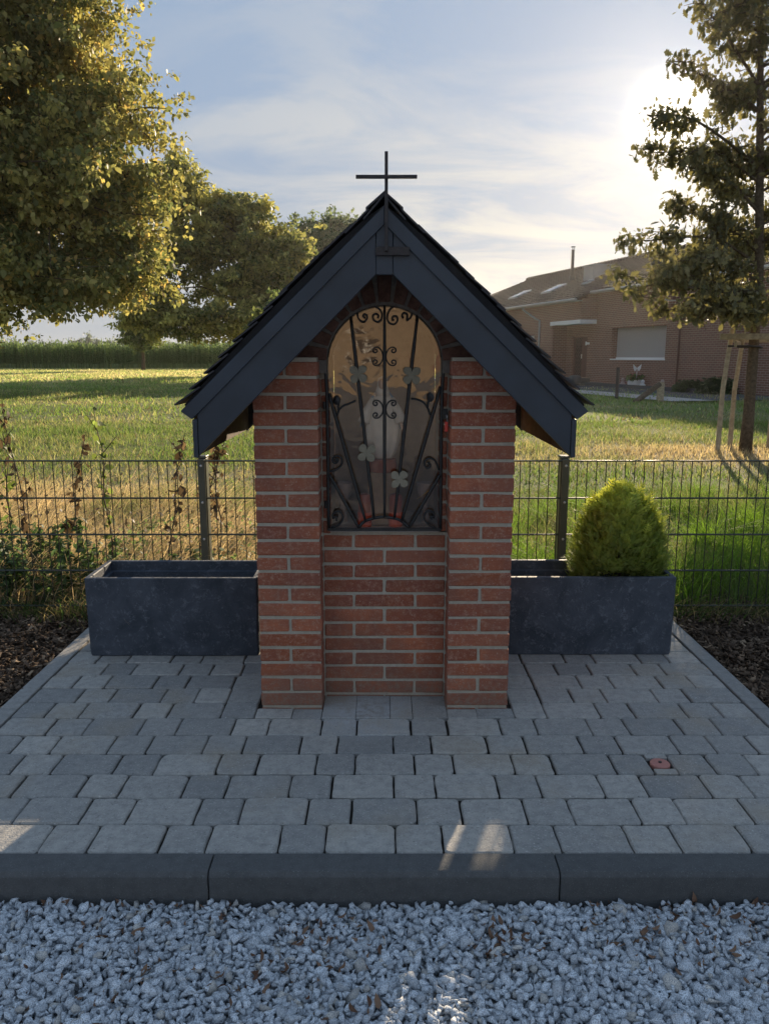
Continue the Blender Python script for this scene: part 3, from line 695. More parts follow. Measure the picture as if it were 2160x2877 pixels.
# ---- roof
RY0, RY1 = 2.785, 3.85
SL = 0.957; EX = 0.668; AZ = 1.851           # slope, eave half width, trim apex
rf = link('roof_deck', MB().prism([(0, AZ - 0.012), (0.692, AZ - 0.012 - 0.692 * SL), (0.68, AZ - 0.035 - 0.68 * SL), (0, AZ - 0.045)], RY0 + 0.02, RY1 - 0.02)
          .prism([(0, AZ - 0.012), (0, AZ - 0.045), (-0.68, AZ - 0.035 - 0.68 * SL), (-0.692, AZ - 0.012 - 0.692 * SL)], RY0 + 0.02, RY1 - 0.02).mesh('roof_deck'), M['rafter'], ch)
def board(name, s, poly, y0, y1, m='fascia'):
    me = bevel(MB().prism([(s * x, z) for x, z in poly], y0, y1).mesh(name), 0.0015, 1); return link(name, me, M[m], ch)
for (y0, y1) in ((RY0, RY0 + 0.022), (RY1 - 0.022, RY1)):
    for s in (-1, 1):
        yo = -0.010 if y0 == RY0 else 0.0; ye = 0.010 if y0 != RY0 else 0.0
        xs_ = EX - 0.0015
        board('verge_trim', s, [(0.0006, AZ), (0.706, AZ - 0.706 * SL), (EX, 1.148), (EX - 0.012, 1.792 - (EX - 0.012) * 0.966), (0.0006, 1.792)], y0 + yo, y1 - 0.004 + yo + 2 * ye)
        board('fascia_board', s, [(0.0006 + 0.0285, 1.792 - 0.0285 * .966 + 0.006), (EX - 0.018, 1.798 - (EX - 0.018) * 0.966), (EX - 0.018, 1.019), (0.0285, 1.6335)], y0, y1)
        board('eave_end', s, [(EX - 0.0165, 1.149), (EX, 1.146), (EX, 1.014), (EX - 0.0165, 1.012)], y0 - 0.003, y1 + 0.003)
    board('apex_board', 1, [(-0.0275, 1.766), (0, 1.794), (0.0275, 1.766), (0.0275, 1.632), (-0.0275, 1.632)], y0 - 0.0015, y1)
for s in (-1, 1):
    a_, b_ = sorted((s * (EX - 0.016), s * EX)); link('eave_board', MB().box(a_, b_, RY0 + 0.026, RY1 - 0.026, 1.02, 1.20).mesh('eave_board'), M['rafter'], ch)
    x0, x1 = sorted((s * 0.50, s * 0.555))
    for yr in (2.99, 3.32, 3.62):           # rafters under the deck
        v = Vector((1, 0, -SL)).normalized(); L = 0.66
        p = Vector((0, 0, AZ - 0.048)); me = MB()
        c_ = Vector((s * v.x, 0, v.z)) * (L * 0.5 + 0.22) + p + Vector((-s * SL, 0, -1)).normalized() * 0.025
        me.obox((c_.x, yr, c_.z), Vector((s * v.x, 0, v.z)) * L * 0.5, (0, 0.02, 0), Vector((-s * SL, 0, -1)).normalized() * 0.022)
        link('rafter', me.mesh('rafter'), M['rafter'], ch)
# shingles in overlapping courses; the surface bellies a little near the ridge
LS = math.hypot(0.70, 0.70 * SL)
def surf(u): return 0.007 + 0.024 * max(0.0, math.sin(PI * min(1, (u / LS) ** 0.75))) ** 0.8
for s in (-1, 1):
    sl = Vector((s, 0, -SL)).normalized(); nn = Vector((s * SL, 0, 1)).normalized()
    pts = [(0.0, 0.0)]
    N = 12; top = []; bot = []
    for i in range(N + 1):
        u = LS * 0.985 * i / N; p = Vector((0, 0, AZ)) + sl * u; q = p + nn * surf(u) * 0.85; top.append((q.x, q.z)); bot.append((p.x + nn.x * -0.008, p.z - 0.008 * nn.z))
    top[0] = (0, top[0][1]); bot[0] = (0, AZ - 0.011)
    fl = MB()
    for i in range(N): fl.prism([bot[i], bot[i + 1], top[i + 1], top[i]], RY0 + 0.004, RY1 - 0.004)
    link('underlay', fl.mesh('underlay'), M['felt'], ch)
    nc = 13; ex = LS / nc
    for k in range(nc):
        u0 = LS - (k + 1) * ex; cu_ = u0 + ex * 0.36
        y = RY0 - 0.014 + random.uniform(-.004, .004); first = True; hw = 0.170
        if k % 2: w0 = hw * 0.5
        else: w0 = hw
        while y < RY1 + 0.008:
            wd = min((w0 if first else hw) * random.uniform(0.97, 1.03), RY1 + 0.014 - y); first = False
            if wd < 0.03: break
            ln = ex * 1.45; c_ = Vector((0, 0, AZ)) + sl * cu_ + nn * (surf(cu_) + 0.006 + random.uniform(0, .0025))
            tilt = -s * math.atan(0.012 / ln) * random.uniform(0.5, 1.1) * 0.75 - s * math.atan((surf(min(LS, cu_ + .05)) - surf(max(0, cu_ - .05))) / 0.1) * -1
            R_ = Matrix.Rotation(tilt, 3, 'Y'); a1 = R_ @ sl; n1_ = R_ @ nn
            me = MB().obox((0, 0, 0), a1 * ln / 2, (0, wd / 2 - 0.0015, 0), n1_ * 0.0028).mesh('shingle')
            o = link('shingle', me, M['tile'], ch, (c_.x, y + wd / 2, c_.z)); y += wd
for k in range(6):       # ridge caps
    y0 = RY0 - 0.012 + k * 0.172; cap = MB()
    for s in (-1, 1):
        dz = 0.004 * (1 if k % 2 == 0 else 0)
        cap.prism([(0, 1.893 - 0.012 * 0 + dz), (s * 0.062, 1.893 - 0.052 + dz), (s * 0.062, 1.885 - 0.052 + dz), (0, 1.884 + dz)], y0, min(y0 + 0.18, RY1 + 0.012))
    link('ridge_cap', cap.mesh('ridge_cap'), M['tile'], ch)

# ---- iron cross on the gable
cr = thing('iron_cross', 'slim dark iron cross standing on the front peak of the chapel roof', 'cross', (0.006, 2.77, 1.70))
cm = M['rust']
link('upright', bevel(MB().box(0.0005, 0.0115, 2.756, 2.767, 1.705, 2.014).mesh('upright'), 0.001), cm, cr)
link('crossbar', bevel(MB().box(-0.093, 0.106, 2.754, 2.7555, 1.9285, 1.9395).mesh('crossbar') if False else MB().box(-0.093, 0.106, 2.7445, 2.7555, 1.929, 1.940).mesh('crossbar'), 0.001), cm, cr)
link('bracket', bevel(MB().box(-0.030, 0.084, 2.768, 2.7765, 1.692, 1.720).mesh('bracket'), 0.0015), cm, cr)

# ---- what stands in the niche
st = thing('madonna_statue', 'white robed statue with pale blue mantle standing in the niche', 'statue', (-0.008, 3.14, 0.965))
cx_ = -0.008; zb = 0.965
def fold(t, i, r, z):
    amp = 0.075 * max(0, 1 - z / 0.24); q = r * (1 + amp * math.sin(9 * t + 0.6) + amp * 0.5 * math.sin(17 * t)); return (q * 1.15, q * 0.72)
robe = MB().lathe([(0.030, 0), (0.036, 0.008), (0.047, 0.035), (0.058, 0.08), (0.064, 0.125), (0.058, 0.150), (0.044, 0.185), (0.036, 0.21), (0.034, 0.235), (0.024, 0.252), (0.012, 0.262)], (cx_, 3.14, zb), 40, fold)
link('robe', smooth(robe.mesh('robe')), M['white_robe'], st)
def mantle_r(t, i, r, z):
    back = 0.5 + 0.5 * math.sin(t); side = abs(math.cos(t)) ** 1.5
    q = r * (1 + 0.05 * math.sin(11 * t)); return (q * (0.86 + 0.30 * side), q * (0.40 + 0.45 * back))
man = MB().lathe([(0.066, 0.118), (0.076, 0.124), (0.071, 0.155), (0.056, 0.20), (0.038, 0.24), (0.020, 0.268)], (cx_, 3.146, zb), 32, mantle_r)
link('mantle', smooth(man.mesh('mantle')), M['blue_robe'], st)
for s in (-1, 1):
    sv = MB().tube([(cx_ + s * 0.036, 3.135, zb + 0.235), (cx_ + s * 0.058, 3.12, zb + 0.19), (cx_ + s * 0.072, 3.105, zb + 0.145)], [0.012, 0.018, 0.024], 12)
    link('sleeve', smooth(sv.mesh('sleeve')), M['white_robe'], st)
    hd = MB().tube([(cx_ + s * 0.071, 3.106, zb + 0.146), (cx_ + s * 0.077, 3.098, zb + 0.128), (cx_ + s * 0.079, 3.094, zb + 0.112)], [0.006, 0.0075, 0.003], 8, True, 0.5)
    link('hand', smooth(hd.mesh('hand')), M['skin'], st)
head = MB().lathe([(0.004, 0.0), (0.011, 0.006), (0.0155, 0.018), (0.016, 0.030), (0.0125, 0.042), (0.004, 0.047)], (cx_, 3.132, zb + 0.266), 20)
link('head', smooth(head.mesh('head')), M['skin'], st)
veil = MB().lathe([(0.030, -0.02), (0.026, 0.0), (0.021, 0.018), (0.0205, 0.034), (0.016, 0.048), (0.004, 0.056)], (cx_, 3.142, zb + 0.266), 24, lambda t, i, r, z: (r * 1.0, r * 0.85))
link('veil', smooth(veil.mesh('veil')), M['white_robe'], st)
pd = thing('pedestal', 'beige box pedestal with a terracotta base under the statue', 'pedestal', (-0.008, 3.15, 0.703))
link('block', bevel(MB().box(-0.066, 0.05, 3.10, 3.21, 0.703, 0.915).mesh('block'), 0.004, 2), M['pedestal'], pd)
link('base', smooth(MB().lathe([(0.052, 0.0), (0.060, 0.02), (0.052, 0.049)], (-0.008, 3.14, 0.915), 24).mesh('base'), 40), M['terra'], pd)
for x, lb in ((-0.078, 'red grave candle standing left of the pedestal, with a small light inside'), (0.044, 'red grave candle standing right of the pedestal')):
    cd = thing('grave_candle', lb, 'candle', (x, 3.085, 0.703), 'grave candles on the niche shelf')
    link('jar', smooth(MB().lathe([(0.024, 0), (0.0275, 0.004), (0.0275, 0.055), (0.026, 0.058)], (x, 3.085, 0.703), 24).mesh('jar'), 40), M['candle'], cd)
    link('tube', smooth(MB().lathe([(0.0255, 0.0582), (0.0255, 0.115), (0.020, 0.128), (0.008, 0.132)], (x, 3.085, 0.703), 24).mesh('tube'), 40), M['candle_clear'], cd)
for x, lb in ((-0.168, 'round pinkish pot standing at the left end of the niche shelf'), (0.165, 'round pinkish pot with a gold cord at the right end of the niche shelf')):
    pt = thing('flower_pot', lb, 'pot', (x, 3.17, 0.703), 'pots on the niche shelf')
    link('bowl', smooth(MB().lathe([(0.016, 0), (0.018, 0.02), (0.010, 0.05), (0.014, 0.075), (0.033, 0.12), (0.038, 0.162), (0.034, 0.162), (0.026, 0.12)], (x, 3.17, 0.703), 24).mesh('bowl'), 60), M['pot'], pt)
    if x > 0:
        link('cord', smooth(MB().tube([(x + 0.037 * math.cos(t), 3.17 + 0.037 * math.sin(t), 0.703 + 0.125 + 0.03 * math.cos(t)) for t in np.linspace(-2.9, 0.3, 14)], 0.0018, 6).mesh('cord')), M['gold'], pt)

# ------------------------------------------------------------------ planters
def planter(x0, x1, y0, y1, label):
    p = thing('planter_box', label, 'planter', ((x0 + x1) / 2, (y0 + y1) / 2, 0), 'dark planter boxes beside the chapel')
    hgt = 0.374; t = 0.024; e = 0.006
    bm = bmesh.new()
    def ring(x0, x1, y0, y1, z, r=0.012, k=3):
        vs = []
        for cx, cy, a0 in ((x1 - r, y1 - r, 0), (x0 + r, y1 - r, 90), (x0 + r, y0 + r, 180), (x1 - r, y0 + r, 270)):
            for i in range(k + 1): a = R(a0 + 90 * i / k); vs.append(bm.verts.new((cx + r * math.cos(a), cy + r * math.sin(a), z)))
        return vs
    rg = [ring(x0 + .006, x1 - .006, y0 + .006, y1 - .006, 0.002), ring(x0 + e * .5, x1 - e * .5, y0 + e * .5, y1 - e * .5, 0.02), ring(x0, x1, y0, y1, hgt - 0.004),
          ring(x0 + .003, x1 - .003, y0 + .003, y1 - .003, hgt), ring(x0 + t - .003, x1 - t + .003, y0 + t - .003, y1 - t + .003, hgt, 0.008), ring(x0 + t, x1 - t, y0 + t, y1 - t, hgt - 0.004, 0.008), ring(x0 + t, x1 - t, y0 + t, y1 - t, hgt - 0.045, 0.008),
          ring(x0 + t + .012, x1 - t - .012, y0 + t + .012, y1 - t - .012, hgt - 0.05, 0.008), ring(x0 + t + .014, x1 - t - .014, y0 + t + .014, y1 - t - .014, 0.03, 0.008)]
    for a, b in zip(rg, rg[1:]):
        n = len(a)
        for i in range(n): bm.faces.new((a[i], a[(i + 1) % n], b[(i + 1) % n], b[i]))
    bm.faces.new(rg[0][::-1]); bm.faces.new(rg[-1]); bmesh.ops.recalc_face_normals(bm, faces=bm.faces)
    me = bpy.data.meshes.new('box'); bm.to_mesh(me); bm.free(); smooth(me, 35)
    link('box', me, M['planter'], p); return p
planter(-1.363, -0.577, 3.49, 3.822, 'empty dark slate planter box on the left of the chapel')
pr = planter(0.552, 1.331, 3.505, 3.837, 'dark slate planter box holding a conifer on the right of the chapel')
link('soil', MB().box(0.592, 1.291, 3.545, 3.797, 0.20, 0.285).mesh('soil'), M['soil'], pr)

# conifer in the right planter: upright golden sprays
def conifer():
    t = thing('dwarf_conifer', 'bushy golden green dwarf conifer growing in the right planter', 'shrub', (1.115, 3.672, 0.285))
    link('stem', smooth(MB().tube([(1.115, 3.672, 0.28), (1.117, 3.675, 0.45), (1.125, 3.672, 0.70)], [0.014, 0.010, 0.003], 8).mesh('stem')), M['bark'], t)
    # spray template: a small feather of flat scales
    V, F = [], []
    def seg(a, b, w0, w1):
        a, b = np.array(a, float), np.array(b, float); d = b - a; p = np.cross(d, (0, 1, 0)); p /= np.linalg.norm(p) + 1e-9
        k = len(V); V.extend([a - p * w0, a + p * w0, b + p * w1, b - p * w1]); F.append((k, k + 1, k + 2, k + 3))
    seg((0, 0, 0), (0, 0, 1.0), 0.05, 0.02)
    for i in range(4):
        z = 0.15 + i * 0.21; L = 0.42 - i * 0.06
        for s in (-1, 1): seg((0, 0.0, z), (s * L * 0.62, 0.08, z + L * 0.85), 0.05, 0.025)
    T = np.array(V, float); TF = np.array(F)
    n = 19000; u = rng.random(n) ** 0.85; az = rng.uniform(0, 2 * PI, n)
    prof_z = u * 0.455; rad = np.interp(u, [0, 0.1, 0.3, 0.5, 0.7, 0.85, 1.0], [0.185, 0.210, 0.217, 0.205, 0.172, 0.122, 0.02])
    lob = 1.02 + 0.06 * np.sin(3 * az + 1.2) + 0.07 * np.sin(7 * az + u * 9) * np.sin(u * 14 + 2 * az) + 0.06 * np.sin(13 * az - u * 17)
    rr = rad * lob * (1 - 0.38 * rng.random(n) ** 1.7)
    hmax = 0.16 * np.maximum(0, np.sin(4 * az + 2) + 0.4 * np.sin(9 * az)) * (u > 0.4) * (1 - u) * rng.random(n)
    P = np.column_stack([1.098 + 0.95 * rr * np.cos(az) + 0.012 * u, 3.672 + rr * np.sin(az) * 0.78, 0.27 + prof_z + hmax])
    lowf = (P[:, 1] < 3.56) & (P[:, 2] < 0.40); P[lowf, 1] = 3.56 + 0.03 * rng.random(lowf.sum()); P[lowf, 2] = 0.375 + 0.03 * rng.random(lowf.sum())
    out = 0.95 * (1 - u) + 0.10; pitch = -(out + rng.normal(0, 0.30, n))
    Rm = rots(az - PI / 2 + PI + rng.normal(0, 0.5, n), -pitch * -1, rng.normal(0, 0.35, n))
    # spray leans outwards: yaw so that local +Y points outward, then pitch
    Rm = rots(az - PI / 2 + rng.normal(0, 0.45, n), pitch, rng.uniform(-1.3, 1.3, n) * 0.5)
    S = 0.025 * np.exp(np.clip(rng.normal(0, 0.32, n), -0.6, 0.5)) * (1 + 0.35 * (u > 0.8)) * (1 + 0.8 * (rng.random(n) < 0.06))
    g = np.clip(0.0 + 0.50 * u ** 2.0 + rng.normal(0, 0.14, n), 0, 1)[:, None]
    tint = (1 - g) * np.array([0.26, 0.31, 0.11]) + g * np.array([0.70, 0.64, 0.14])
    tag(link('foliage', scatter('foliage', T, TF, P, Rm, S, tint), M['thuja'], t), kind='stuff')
conifer()

# ------------------------------------------------------------------ welded mesh fence
YFN = 4.15
fn = thing('mesh_fence', 'low dark green welded wire mesh fence running behind the chapel', 'fence', (0, YFN, 0))
RZ = [0.824, 0.626, 0.429, 0.231, 0.034]
posts = [-3.46, -0.957, 0.947, 3.45]
wire = MB().tube([(0, 0, 0.012), (0, 0, 0.822)], 0.0026, 6, False).mesh('wire'); smooth(wire)
for i in range(-50, 51):
    x = i * 0.05 + 0.012; link('wire', wire, M['fence'], fn, (x, YFN, 0))
far = MB()
for i in list(range(-240, -50)) + list(range(51, 241)):
    x = i * 0.05 + 0.012; far.tube([(x, YFN, 0.012), (x, YFN, 0.822)], 0.0026, 4, False)
tag(link('outer_wires', far.mesh('outer_wires'), M['fence'], fn), kind='stuff')
for z in RZ:
    link('rail', smooth(MB().tube([(-12, YFN - 0.0065, z), (12, YFN - 0.0065, z)], 0.0036, 8).tube([(-12, YFN + 0.0065, z), (12, YFN + 0.0065, z)], 0.0036, 8).mesh('rail'), 60), M['fence'], fn)
for x in (-8.46, -5.96) + tuple(posts) + (5.95, 8.45):
    po = link('fence_post', bevel(MB().box(x - 0.020, x + 0.020, YFN + 0.012, YFN + 0.072, -0.1, 0.835).mesh('fence_post'), 0.003, 2), M['post'], fn)
    link('cap', bevel(MB().box(x - 0.023, x + 0.023, YFN + 0.008, YFN + 0.075, 0.8352, 0.848).mesh('cap'), 0.002), M['post'], po)
    link('clamp_bar', bevel(MB().box(x - 0.019, x + 0.019, YFN - 0.017, YFN - 0.0105, 0.0, 0.834).mesh('clamp_bar'), 0.0015), M['post'], po)
    for z in (0.80, 0.605, 0.407, 0.21):
        sm = MB().lathe([(0.0065, 0), (0.0065, 0.003), (0.004, 0.0045)], (0, 0, 0), 12).mesh('screw')
        o = link('screw', smooth(sm, 30), M['steel'], po, (x, YFN - 0.017, z)); o.rotation_euler = (R(90), 0, 0)

# ------------------------------------------------------------------ meadow grass
def blades(name, x, y, h, wd, bend, tint, label, cat, lean=None, seg=2, zb=-0.02):
    n = len(x); az = rng.uniform(0, 2 * PI, n) if lean is None else lean
    dx, dy = np.cos(az), np.sin(az); fa = rng.uniform(0, PI, n); px, py = np.cos(fa) * wd / 2, np.sin(fa) * wd / 2
    ts = np.linspace(0, 1, seg + 1); V = []
    for k, t in enumerate(ts):
        off = bend * h * t ** 1.8; zz = h * t * (1 - 0.35 * np.clip(bend, 0, 2) * t); cx = x + dx * off; cy = y + dy * off; s = 1 - t * 0.92
        V.append(np.stack([cx - px * s, cy - py * s, zb + zz], -1)); V.append(np.stack([cx + px * s, cy + py * s, zb + zz], -1))
    V = np.stack(V, 1); k = V.shape[1]
    F = np.array([(2 * i, 2 * i + 1, 2 * i + 3, 2 * i + 2) for i in range(seg)])
    F = (F[None] + (np.arange(n) * k)[:, None, None]).reshape(-1, 4)
    me = npmesh(name, V.reshape(-1, 3), F, np.repeat(tint, k, 0))
    return tag(link(name, me, M['grass']), label, cat, kind='stuff')

def gtint(x, y, lift=0.0):
    n = len(x); a = np.clip(straw_amount(x, y) + rng.normal(0, 0.2, n) + lift, 0, 1)[:, None]; v = np.exp(rng.normal(0, 0.22, n))[:, None]
    g = np.array([0.155, 0.235, 0.06]) * (1 - a) + np.array([0.60, 0.45, 0.29]) * a; g = g * v
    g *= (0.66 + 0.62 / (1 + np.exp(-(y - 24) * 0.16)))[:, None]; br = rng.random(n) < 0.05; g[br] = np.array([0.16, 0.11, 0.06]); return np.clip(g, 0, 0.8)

def fan(n, y0, y1, margin=1.6, p=1.0):
    """points spread evenly over the wedge of meadow that can be seen, with room to either side"""
    y = np.sqrt(rng.uniform(y0 ** 2, y1 ** 2, n)); x = rng.uniform(-1, 1, n) * (0.52 * y + margin); return x, y
patch = lambda x, y: vnoise(x, y, 1.1, 11) * 0.6 + vnoise(x, y, 3.1, 12) * 0.4
x, y = fan(52000, 4.18, 8.2); pt_ = patch(x, y); st_ = straw_amount(x, y)
h = (0.06 + 0.26 * pt_ ** 1.6) * np.exp(rng.normal(0, 0.25, len(x))) * (1 - 0.25 * st_)
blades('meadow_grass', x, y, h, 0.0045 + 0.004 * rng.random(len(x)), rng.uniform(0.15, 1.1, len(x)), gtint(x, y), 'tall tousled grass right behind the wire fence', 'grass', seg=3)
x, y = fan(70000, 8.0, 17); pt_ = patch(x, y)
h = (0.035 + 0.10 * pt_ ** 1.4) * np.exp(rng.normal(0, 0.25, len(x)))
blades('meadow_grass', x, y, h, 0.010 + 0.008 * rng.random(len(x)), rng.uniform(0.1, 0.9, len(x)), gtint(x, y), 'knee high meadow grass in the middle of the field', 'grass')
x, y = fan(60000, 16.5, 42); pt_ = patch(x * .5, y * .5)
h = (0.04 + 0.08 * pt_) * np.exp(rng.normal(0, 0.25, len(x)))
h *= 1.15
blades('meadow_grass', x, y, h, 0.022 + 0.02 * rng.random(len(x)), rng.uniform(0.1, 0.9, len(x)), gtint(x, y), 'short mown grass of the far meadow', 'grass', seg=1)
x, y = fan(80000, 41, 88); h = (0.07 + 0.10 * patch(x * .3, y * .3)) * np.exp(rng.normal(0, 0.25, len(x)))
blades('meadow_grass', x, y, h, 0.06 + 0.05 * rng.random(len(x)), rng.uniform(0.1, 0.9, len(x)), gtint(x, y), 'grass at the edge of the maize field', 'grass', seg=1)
# dried stems lying and leaning on the left behind the fence
n = 9000; x = rng.uniform(-4.6, -0.3, n); y = rng.uniform(4.2, 7.4, n); k_ = vnoise(x, y, 1.3, 21) > 0.38; x, y = x[k_], y[k_]; n = len(x)
t_ = np.array([0.52, 0.38, 0.25]) * np.exp(rng.normal(0, 0.2, n))[:, None]
blades('dried_grass', x, y, rng.uniform(0.22, 0.62, n), np.full(n, 0.0055), rng.uniform(0.4, 1.9, n), t_, 'straw coloured dried stems leaning behind the left fence', 'dried grass', lean=rng.normal(PI * 0.05, 0.8, n), seg=4)
# bright lush tufts on the right
tx, ty = [], []
for _ in range(95):
    cx, cy = random.uniform(0.4, 4.4), random.uniform(4.25, 7.6); k = random.randint(45, 110); tx.append(rng.normal(cx, 0.07, k)); ty.append(rng.normal(cy, 0.06, k))
x, y = np.concatenate(tx), np.concatenate(ty); k_ = y > 4.19; x, y = x[k_], y[k_]; n = len(x)
t_ = np.array([0.13, 0.215, 0.028]) * np.exp(rng.normal(0, 0.25, n))[:, None]
blades('grass_tufts', x, y, rng.uniform(0.2, 0.46, n), np.full(n, 0.007), rng.uniform(0.3, 1.3, n), t_, 'lush bright green grass tufts behind the right fence', 'grass', seg=4)
# ragged grass creeping through under the fence
n = 2600; x = np.concatenate([rng.uniform(-3.2, -1.4, n // 2), rng.uniform(1.4, 3.2, n // 2)]); y = 4.2 - np.abs(rng.normal(0, 0.10, n)); n = len(x)
t_ = np.where((rng.random(n) < 0.5)[:, None], np.array([0.07, 0.12, 0.03]), np.array([0.30, 0.23, 0.13])) * np.exp(rng.normal(0, 0.25, n))[:, None]
blades('grass_fringe', x, y, rng.uniform(0.04, 0.2, n), np.full(n, 0.005), rng.uniform(0.4, 1.6, n), t_, 'ragged grass fringe at the foot of the fence', 'grass', lean=rng.normal(-PI / 2, 1.0, n), seg=3)

# ---- leafy herbs: generic leaf scatter
LT = np.array([(0, 0, 0), (0.28, 0.25, 0.05), (0.30, 0.55, 0.08), (0, 1.0, 0.0), (-0.30, 0.55, 0.08), (-0.28, 0.25, 0.05)], float)
LF = np.array([(0, 1, 5), (1, 2, 5), (2, 4, 5), (2, 3, 4)])
def herb_mass(name, x, y, z, size, tint, label, cat, parent=None):
    n = len(x); Rm = rots(rng.uniform(0, 6.28, n), rng.normal(-0.5, 0.55, n), rng.normal(0, 0.4, n))
    return tag(link(name, scatter(name, LT, LF, np.column_stack([x, y, z]), Rm, size * np.exp(rng.normal(0, 0.25, n)), tint), M['leaf'], parent), label, cat, kind='stuff')
# nettles bottom left behind the fence
cs = [(random.uniform(-3.6, -1.0), random.uniform(4.22, 4.8), random.uniform(0.16, 0.42)) for _ in range(130)]
cs = [(x, y, h * (1.0 if x < -1.6 else 0.55)) for x, y, h in cs]
x, y, z = [], [], []; stems = MB()
for cx, cy, hh in cs:
    tipx, tipy = cx + random.gauss(0, 0.06), cy + random.gauss(0, 0.05); stems.tube([(cx, cy, -0.03), ((cx + tipx) / 2, (cy + tipy) / 2, hh * .55), (tipx, tipy, hh)], [0.004, 0.003, 0.0015], 4, False)
    k = int(hh * 210); t = rng.random(k); x.append(cx + (tipx - cx) * t + rng.normal(0, .012, k)); y.append(cy + (tipy - cy) * t + rng.normal(0, .012, k)); z.append(hh * t)
x, y, z = map(np.concatenate, (x, y, z)); n = len(x)
q_ = rng.random(n) < 0.35
hm = herb_mass('nettles', x, y, z, np.full(n, 0.042), np.array([0.065, 0.105, 0.04]) * np.exp(rng.normal(0, 0.3, n))[:, None], 'dark green nettles crowding the foot of the fence on the left', 'nettles')
tag(link('nettle_stems', stems.mesh('nettle_stems'), M['bark'], hm), kind='stuff')

n = 5200; x = rng.uniform(-2.4, -0.45, n); y = rng.uniform(4.22, 5.6, n); k_ = vnoise(x, y, 3.3, 41) > 0.52; x, y = x[k_], y[k_]; n = len(x)
herb_mass('low_herbs', x, y, rng.uniform(0.0, 0.24, n) * (0.4 + vnoise(x, y, 3.3, 41)), np.full(n, 0.03), np.array([0.11, 0.15, 0.06]) * np.exp(rng.normal(0, 0.35, n))[:, None], 'low green herbs growing through the dry grass behind the left planter', 'herbs')
n = 2600; x = rng.uniform(-4.2, -0.4, n); y = rng.uniform(4.3, 6.2, n)
herb_mass('withered_leaves', x, y, rng.uniform(0.02, 0.5, n), np.full(n, 0.024), np.array([0.14, 0.095, 0.06]) * np.exp(rng.normal(0, 0.35, n))[:, None], 'brown withered leaves hanging in the dry grass behind the fence', 'weeds')

# tall withered weeds, each its own plant
def weed(x, y, h, lean, label, green=False):
    t = thing('withered_weed' if not green else 'green_weed', label, 'weed', (x, y, 0), 'tall weeds behind the left fence')
    pts = [(x + lean * (k / 8) ** 1.5 * h + 0.012 * math.sin(k * 1.7 + x * 9), y + 0.01 * math.cos(k * 2.1), h * k / 8) for k in range(9)]
    mb = MB().tube(pts, [0.0065 - 0.0045 * k / 8 for k in range(9)], 5, False)
    side = []
    for k in range(3, 8):
        p = pts[k]; a = random.uniform(0, 6.28); L = random.uniform(0.06, 0.15)
        q = (p[0] + math.cos(a) * L * 0.6, p[1] + math.sin(a) * L * 0.4, p[2] + L * 0.7); mb.tube([p, q], [0.003, 0.0015], 4, False); side.append((p, q))
    link('stalk', mb.mesh('stalk'), M['bark'] if not green else M['rafter'], t)
    k = 46; tt = rng.uniform(0.3, 1.0, k); px = np.interp(tt, np.linspace(0, 1, 9), [p[0] for p in pts]) + rng.normal(0, 0.016, k); pz = tt * h
    py = y + rng.normal(0, 0.016, k)
    for p, q in side:
        m_ = 4; s = rng.random(m_); px = np.append(px, p[0] + (q[0] - p[0]) * s); py = np.append(py, p[1] + (q[1] - p[1]) * s); pz = np.append(pz, p[2] + (q[2] - p[2]) * s)
    n = len(px); tn = (np.array([0.085, 0.055, 0.035]) if not green else np.array([0.12, 0.15, 0.04])) * np.exp(rng.normal(0, 0.35, n))[:, None]
    Rm = rots(rng.uniform(0, 6.28, n), rng.normal(-2.3, 0.5, n), rng.normal(0, 0.5, n))
    tag(link('leaves', scatter('leaves', LT, LF, np.column_stack([px, py, pz]), Rm, 0.036 * np.exp(rng.normal(0, 0.35, n)), tn), M['leaf'], t), kind='stuff')
for args in ((-2.06, 4.55, 1.12, -0.10, 'tallest brown withered weed stalk, second from the left edge', False), (-1.93, 4.75, 0.92, 0.16, 'withered weed with drooping dark seed heads leaning right', False),
             (-1.62, 4.62, 1.08, -0.04, 'tall slim weed with a few pale green leaves at the left', True), (-1.28, 4.60, 0.93, 0.13, 'dark withered weed leaning right, half way to the fence post', False),
             (-1.18, 4.95, 0.88, 0.22, 'thin withered weed leaning right just before the fence post', False), (-1.02, 4.85, 0.98, -0.02, 'dark upright withered weed close to the left fence post', False),
             (-0.60, 4.60, 0.36, 0.1, 'short withered weed between the fence post and the chapel', False), (-2.35, 4.9, 0.98, 0.02, 'pale green weed at the far left edge', True)):
    weed(*args)

# ------------------------------------------------------------------ trees
def leaf_cloud(name, P, size, tint, parent, m='leaf', T=LT, TF=LF, droop=-0.6):
    n = len(P); Rm = rots(rng.uniform(0, 6.28, n), rng.normal(droop, 0.8, n), rng.normal(0, 0.7, n))
    return tag(link(name, scatter(name, T, TF, P, Rm, size * np.exp(np.clip(rng.normal(0, 0.36, n), -0.9, 0.7)), tint), M[m], parent), kind='stuff')

